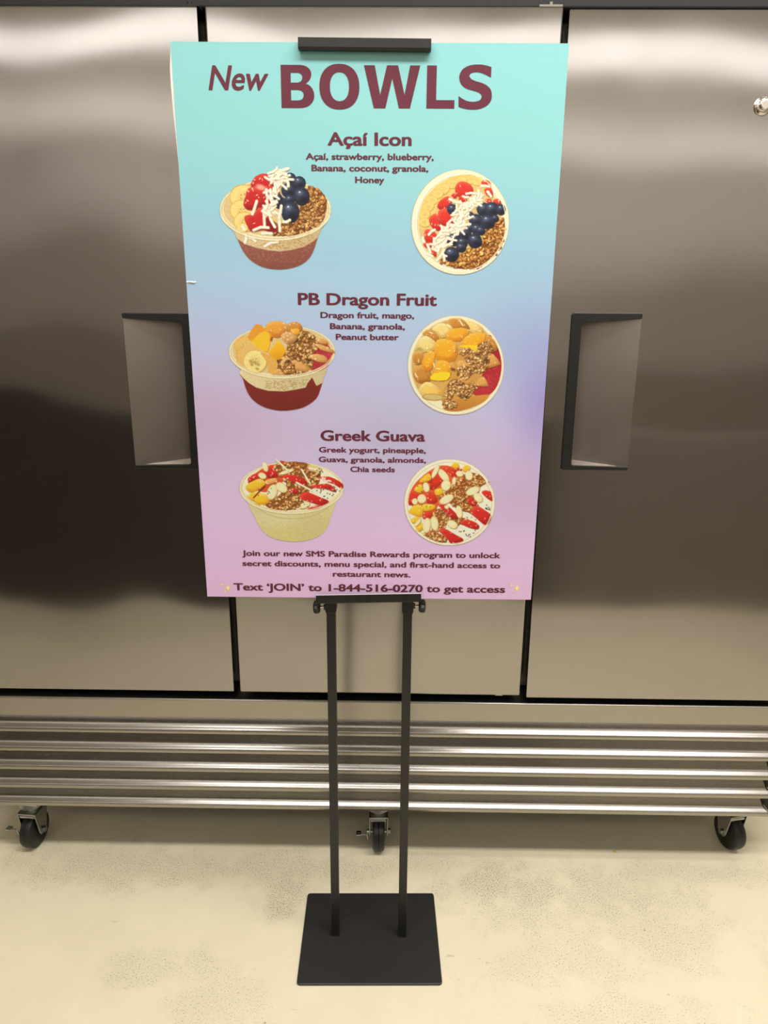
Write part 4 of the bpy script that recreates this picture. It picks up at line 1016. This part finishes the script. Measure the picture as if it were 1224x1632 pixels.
for q in ([(160, 270), (240, 215), (300, 235), (200, 300)], [(320, 210), (430, 130), (540, 160), (520, 220), (380, 260)], [(490, 90), (560, 100), (600, 150), (540, 160)]): p.fruit(q, RS, RSD, RSL, hi=5)
p.granola([(430, 130), (560, 100), (740, 105), (900, 190), (890, 320), (780, 400), (700, 470), (745, 515), (600, 590), (380, 570), (350, 510), (480, 440), (560, 320), (470, 220)], 260, 20, base=(140, 84, 40), pal=((196, 138, 76), (222, 174, 108), (166, 104, 52), (236, 196, 134), (190, 110, 60)))
p.poly([(790, 130), (900, 150), (930, 200), (800, 190)], (214, 196, 140), smooth=2)
for q in ([(500, 240), (620, 228), (762, 290), (745, 335), (620, 300), (550, 262)], [(880, 262), (1000, 248), (1134, 320), (1120, 364), (1040, 320), (960, 296)], [(800, 345), (980, 318), (1062, 380), (1050, 402), (960, 372), (860, 362)], [(690, 450), (760, 402), (900, 455), (992, 498), (920, 540), (780, 500), (710, 478)], [(770, 580), (860, 545), (930, 540), (860, 580)], [(580, 380), (660, 370), (680, 410), (600, 410)]):
    p.fruit(q, RS, RSD, RSL, hi=5)
for x, y in ((920, 280), (960, 290), (1000, 290), (940, 265)): p.ell(x, y, 24, 10, (255, 240, 228), 0.3, 0.85)
YL, YD, YH = (240, 192, 44), (206, 146, 26), (250, 214, 92)
for q in ([(135, 352), (200, 300), (290, 268), (342, 320), (280, 372), (190, 408)], [(155, 440), (240, 400), (300, 420), (250, 500), (190, 480)], [(230, 480), (290, 420), (370, 440), (370, 520), (260, 535)]): p.fruit(q, YL, YD, YH, hi=3)
p.fruit([(340, 290), (440, 262), (460, 300), (360, 330)], (232, 170, 96), (196, 120, 60), (244, 200, 140), hi=3)
p.stroke([(222, 462), (330, 345)], 14, (150, 40, 20)); p.stroke([(280, 400), (340, 350)], 10, (90, 50, 30))
p.almond(412, 405, 52, 84, 0.35); p.almond(508, 358, 68, 46, 0.6); p.almond(340, 150, 28, 52, -0.35); p.almond(312, 240, 44, 30, 0.4); p.almond(745, 540, 60, 30, -0.4); p.almond(560, 200, 80, 18, -0.3)
for a_, b_ in (((455, 78), (570, 185)), ((712, 175), (800, 315)), ((660, 305), (815, 388)), ((790, 165), (920, 185)), ((300, 540), (350, 560))):
    p.stroke([(a_[0] + 4, a_[1] + 6), (b_[0] + 4, b_[1] + 6)], 18, (140, 100, 60), 0.5); p.stroke([a_, b_], 17, (246, 232, 196))
p.seeds([(860, 380), (1060, 330), (1110, 400), (1000, 500), (930, 460)], 22, 7); p.seeds([(700, 510), (800, 500), (780, 570), (680, 580)], 6, 6); p.seeds([(240, 430), (440, 280), (360, 480)], 5, 6); p.seeds([(840, 160), (980, 180), (900, 220)], 8, 6)
rim_front(p, rim); p.grain(0.03)
p.finish('printed bowl with pineapple, almonds and red sauce on yogurt, seen from the side', [(-0.2433, 0.2777), (-0.0312, 0.2795), (-0.2526, 0.1012), (-0.0323, 0.1034)], 1.12)

# bowl 3: from above
p = Paint(1224, 1152, int(170 * SC), int(160 * SC), 61)
cup_top(p, 622, 577, 522, 500, 44, (238, 232, 208), 0.0)
p.poly([(160, 480), (230, 350), (380, 220), (540, 150), (700, 190), (720, 300), (560, 420), (500, 580), (420, 760), (330, 720), (180, 600)], (214, 92, 48), smooth=3)
for q in ([(155, 600), (160, 480), (200, 430), (270, 480), (240, 560)], [(335, 470), (430, 450), (480, 560), (360, 575)], [(355, 260), (400, 215), (460, 240), (430, 330), (380, 340)], [(440, 300), (510, 190), (560, 260), (520, 350), (430, 420), (395, 400)], [(530, 165), (640, 185), (700, 230), (680, 285), (600, 240)], [(640, 185), (760, 185), (750, 215), (680, 215)], [(320, 690), (420, 680), (400, 740), (320, 760)]): p.fruit(q, (212, 58, 36), (174, 34, 24), (228, 92, 60), hi=4)
for q in ([(640, 160), (700, 110), (735, 160), (700, 185)], [(765, 195), (820, 145), (862, 180), (810, 225)], [(278, 320), (380, 240), (410, 310), (300, 345)], [(215, 420), (290, 360), (322, 440), (270, 462)], [(150, 670), (240, 590), (312, 620), (300, 735), (200, 710)], [(165, 780), (240, 735), (300, 760), (220, 812)], [(230, 880), (300, 800), (320, 870), (270, 912)], [(320, 590), (450, 600), (440, 650), (330, 670)], [(455, 430), (530, 410), (545, 470), (470, 490)]): p.fruit(q, YL, YD, YH, hi=2)
G3 = dict(base=(150, 88, 42), pal=((202, 144, 80), (224, 178, 112), (176, 112, 58), (238, 198, 136), (196, 104, 60)))
p.granola([(700, 300), (880, 230), (1000, 280), (1040, 360), (960, 410), (940, 600), (860, 690), (700, 640), (600, 560), (480, 520), (620, 420)], 250, 20, **G3)
p.granola([(430, 690), (520, 640), (620, 700), (600, 800), (560, 870), (480, 900), (420, 900)], 90, 20, **G3)
p.granola([(315, 935), (420, 900), (500, 930), (600, 990), (560, 1040), (430, 1010)], 80, 20, **G3)
p.granola([(620, 760), (720, 740), (840, 770), (740, 830), (640, 840)], 50, 19, **G3)
for q in ([(990, 450), (1060, 430), (1112, 470), (1112, 552), (1040, 510)], [(860, 680), (930, 610), (1030, 660), (1102, 730), (1040, 832), (940, 760)], [(740, 800), (830, 770), (950, 820), (945, 880), (840, 860)], [(500, 900), (560, 870), (700, 950), (780, 1000), (740, 1040), (640, 1050), (590, 980)], [(480, 590), (560, 580), (680, 680), (720, 750), (640, 750), (560, 660)], [(760, 900), (860, 900), (820, 940)][:0] or [(820, 520), (900, 520), (930, 590), (860, 600)]):
    p.fruit(q, RS, RSD, RSL, hi=5)
p.poly([(800, 740), (860, 720), (940, 770), (900, 790)], (240, 224, 200), smooth=2); p.seeds([(800, 740), (860, 720), (940, 770), (900, 790)], 4, 6)
for a_ in ((555, 265, 42, 92, -0.7), (462, 220, 26, 84, 0.5), (582, 375, 56, 64, 0.35), (676, 325, 22, 46, 0.1), (846, 265, 44, 56, -0.2), (355, 398, 38, 58, -0.2), (305, 530, 52, 54, 0.6), (225, 560, 34, 36, 0), (590, 535, 90, 46, -0.5), (890, 440, 86, 44, -0.4), (950, 515, 44, 64, -0.7), (733, 680, 38, 76, -0.15), (362, 838, 46, 92, 0.1), (452, 815, 44, 88, -0.15), (655, 825, 66, 46, 0.5), (260, 805, 20, 56, 0.7), (740, 245, 44, 34, 0.2), (590, 625, 26, 20, 0.4)): p.almond(*a_)
p.seeds([(990, 570), (1110, 570), (1110, 660), (1040, 650)], 9, 8); p.seeds([(680, 900), (860, 890), (960, 880), (850, 980)], 12, 8); p.seeds([(1050, 340), (1100, 340), (1100, 400)], 3, 7); p.seeds([(200, 400), (440, 300), (420, 660), (200, 650)], 8, 6)
p.ring(622, 577, 500, 478, 10, (248, 242, 214), 0.9); p.grain(0.03)
p.finish('printed bowl with pineapple, almonds and red sauce on yogurt, seen from above', [(0.0468, 0.2802), (0.2357, 0.2818), (0.0488, 0.092), (0.2456, 0.0939)], 1.12)


# ---------------------------------------------------------------- loose bit on the floor
bm = bmesh.new()
random.seed(3)
bmesh.ops.create_icosphere(bm, subdivisions=2, radius=0.003)
for v in bm.verts: v.co *= random.uniform(0.8, 1.2)
for v in bm.verts: v.co.z *= 0.7
cr = from_bm('crumb', bm, plain('yellow_crumb', (214, 170, 50), 0.6), None, smooth=True)
cr.location = (0.5390, 0.0530, 0.0018)
cr['label'] = 'tiny yellow crumb on the floor below the right door'; cr['category'] = 'crumb'
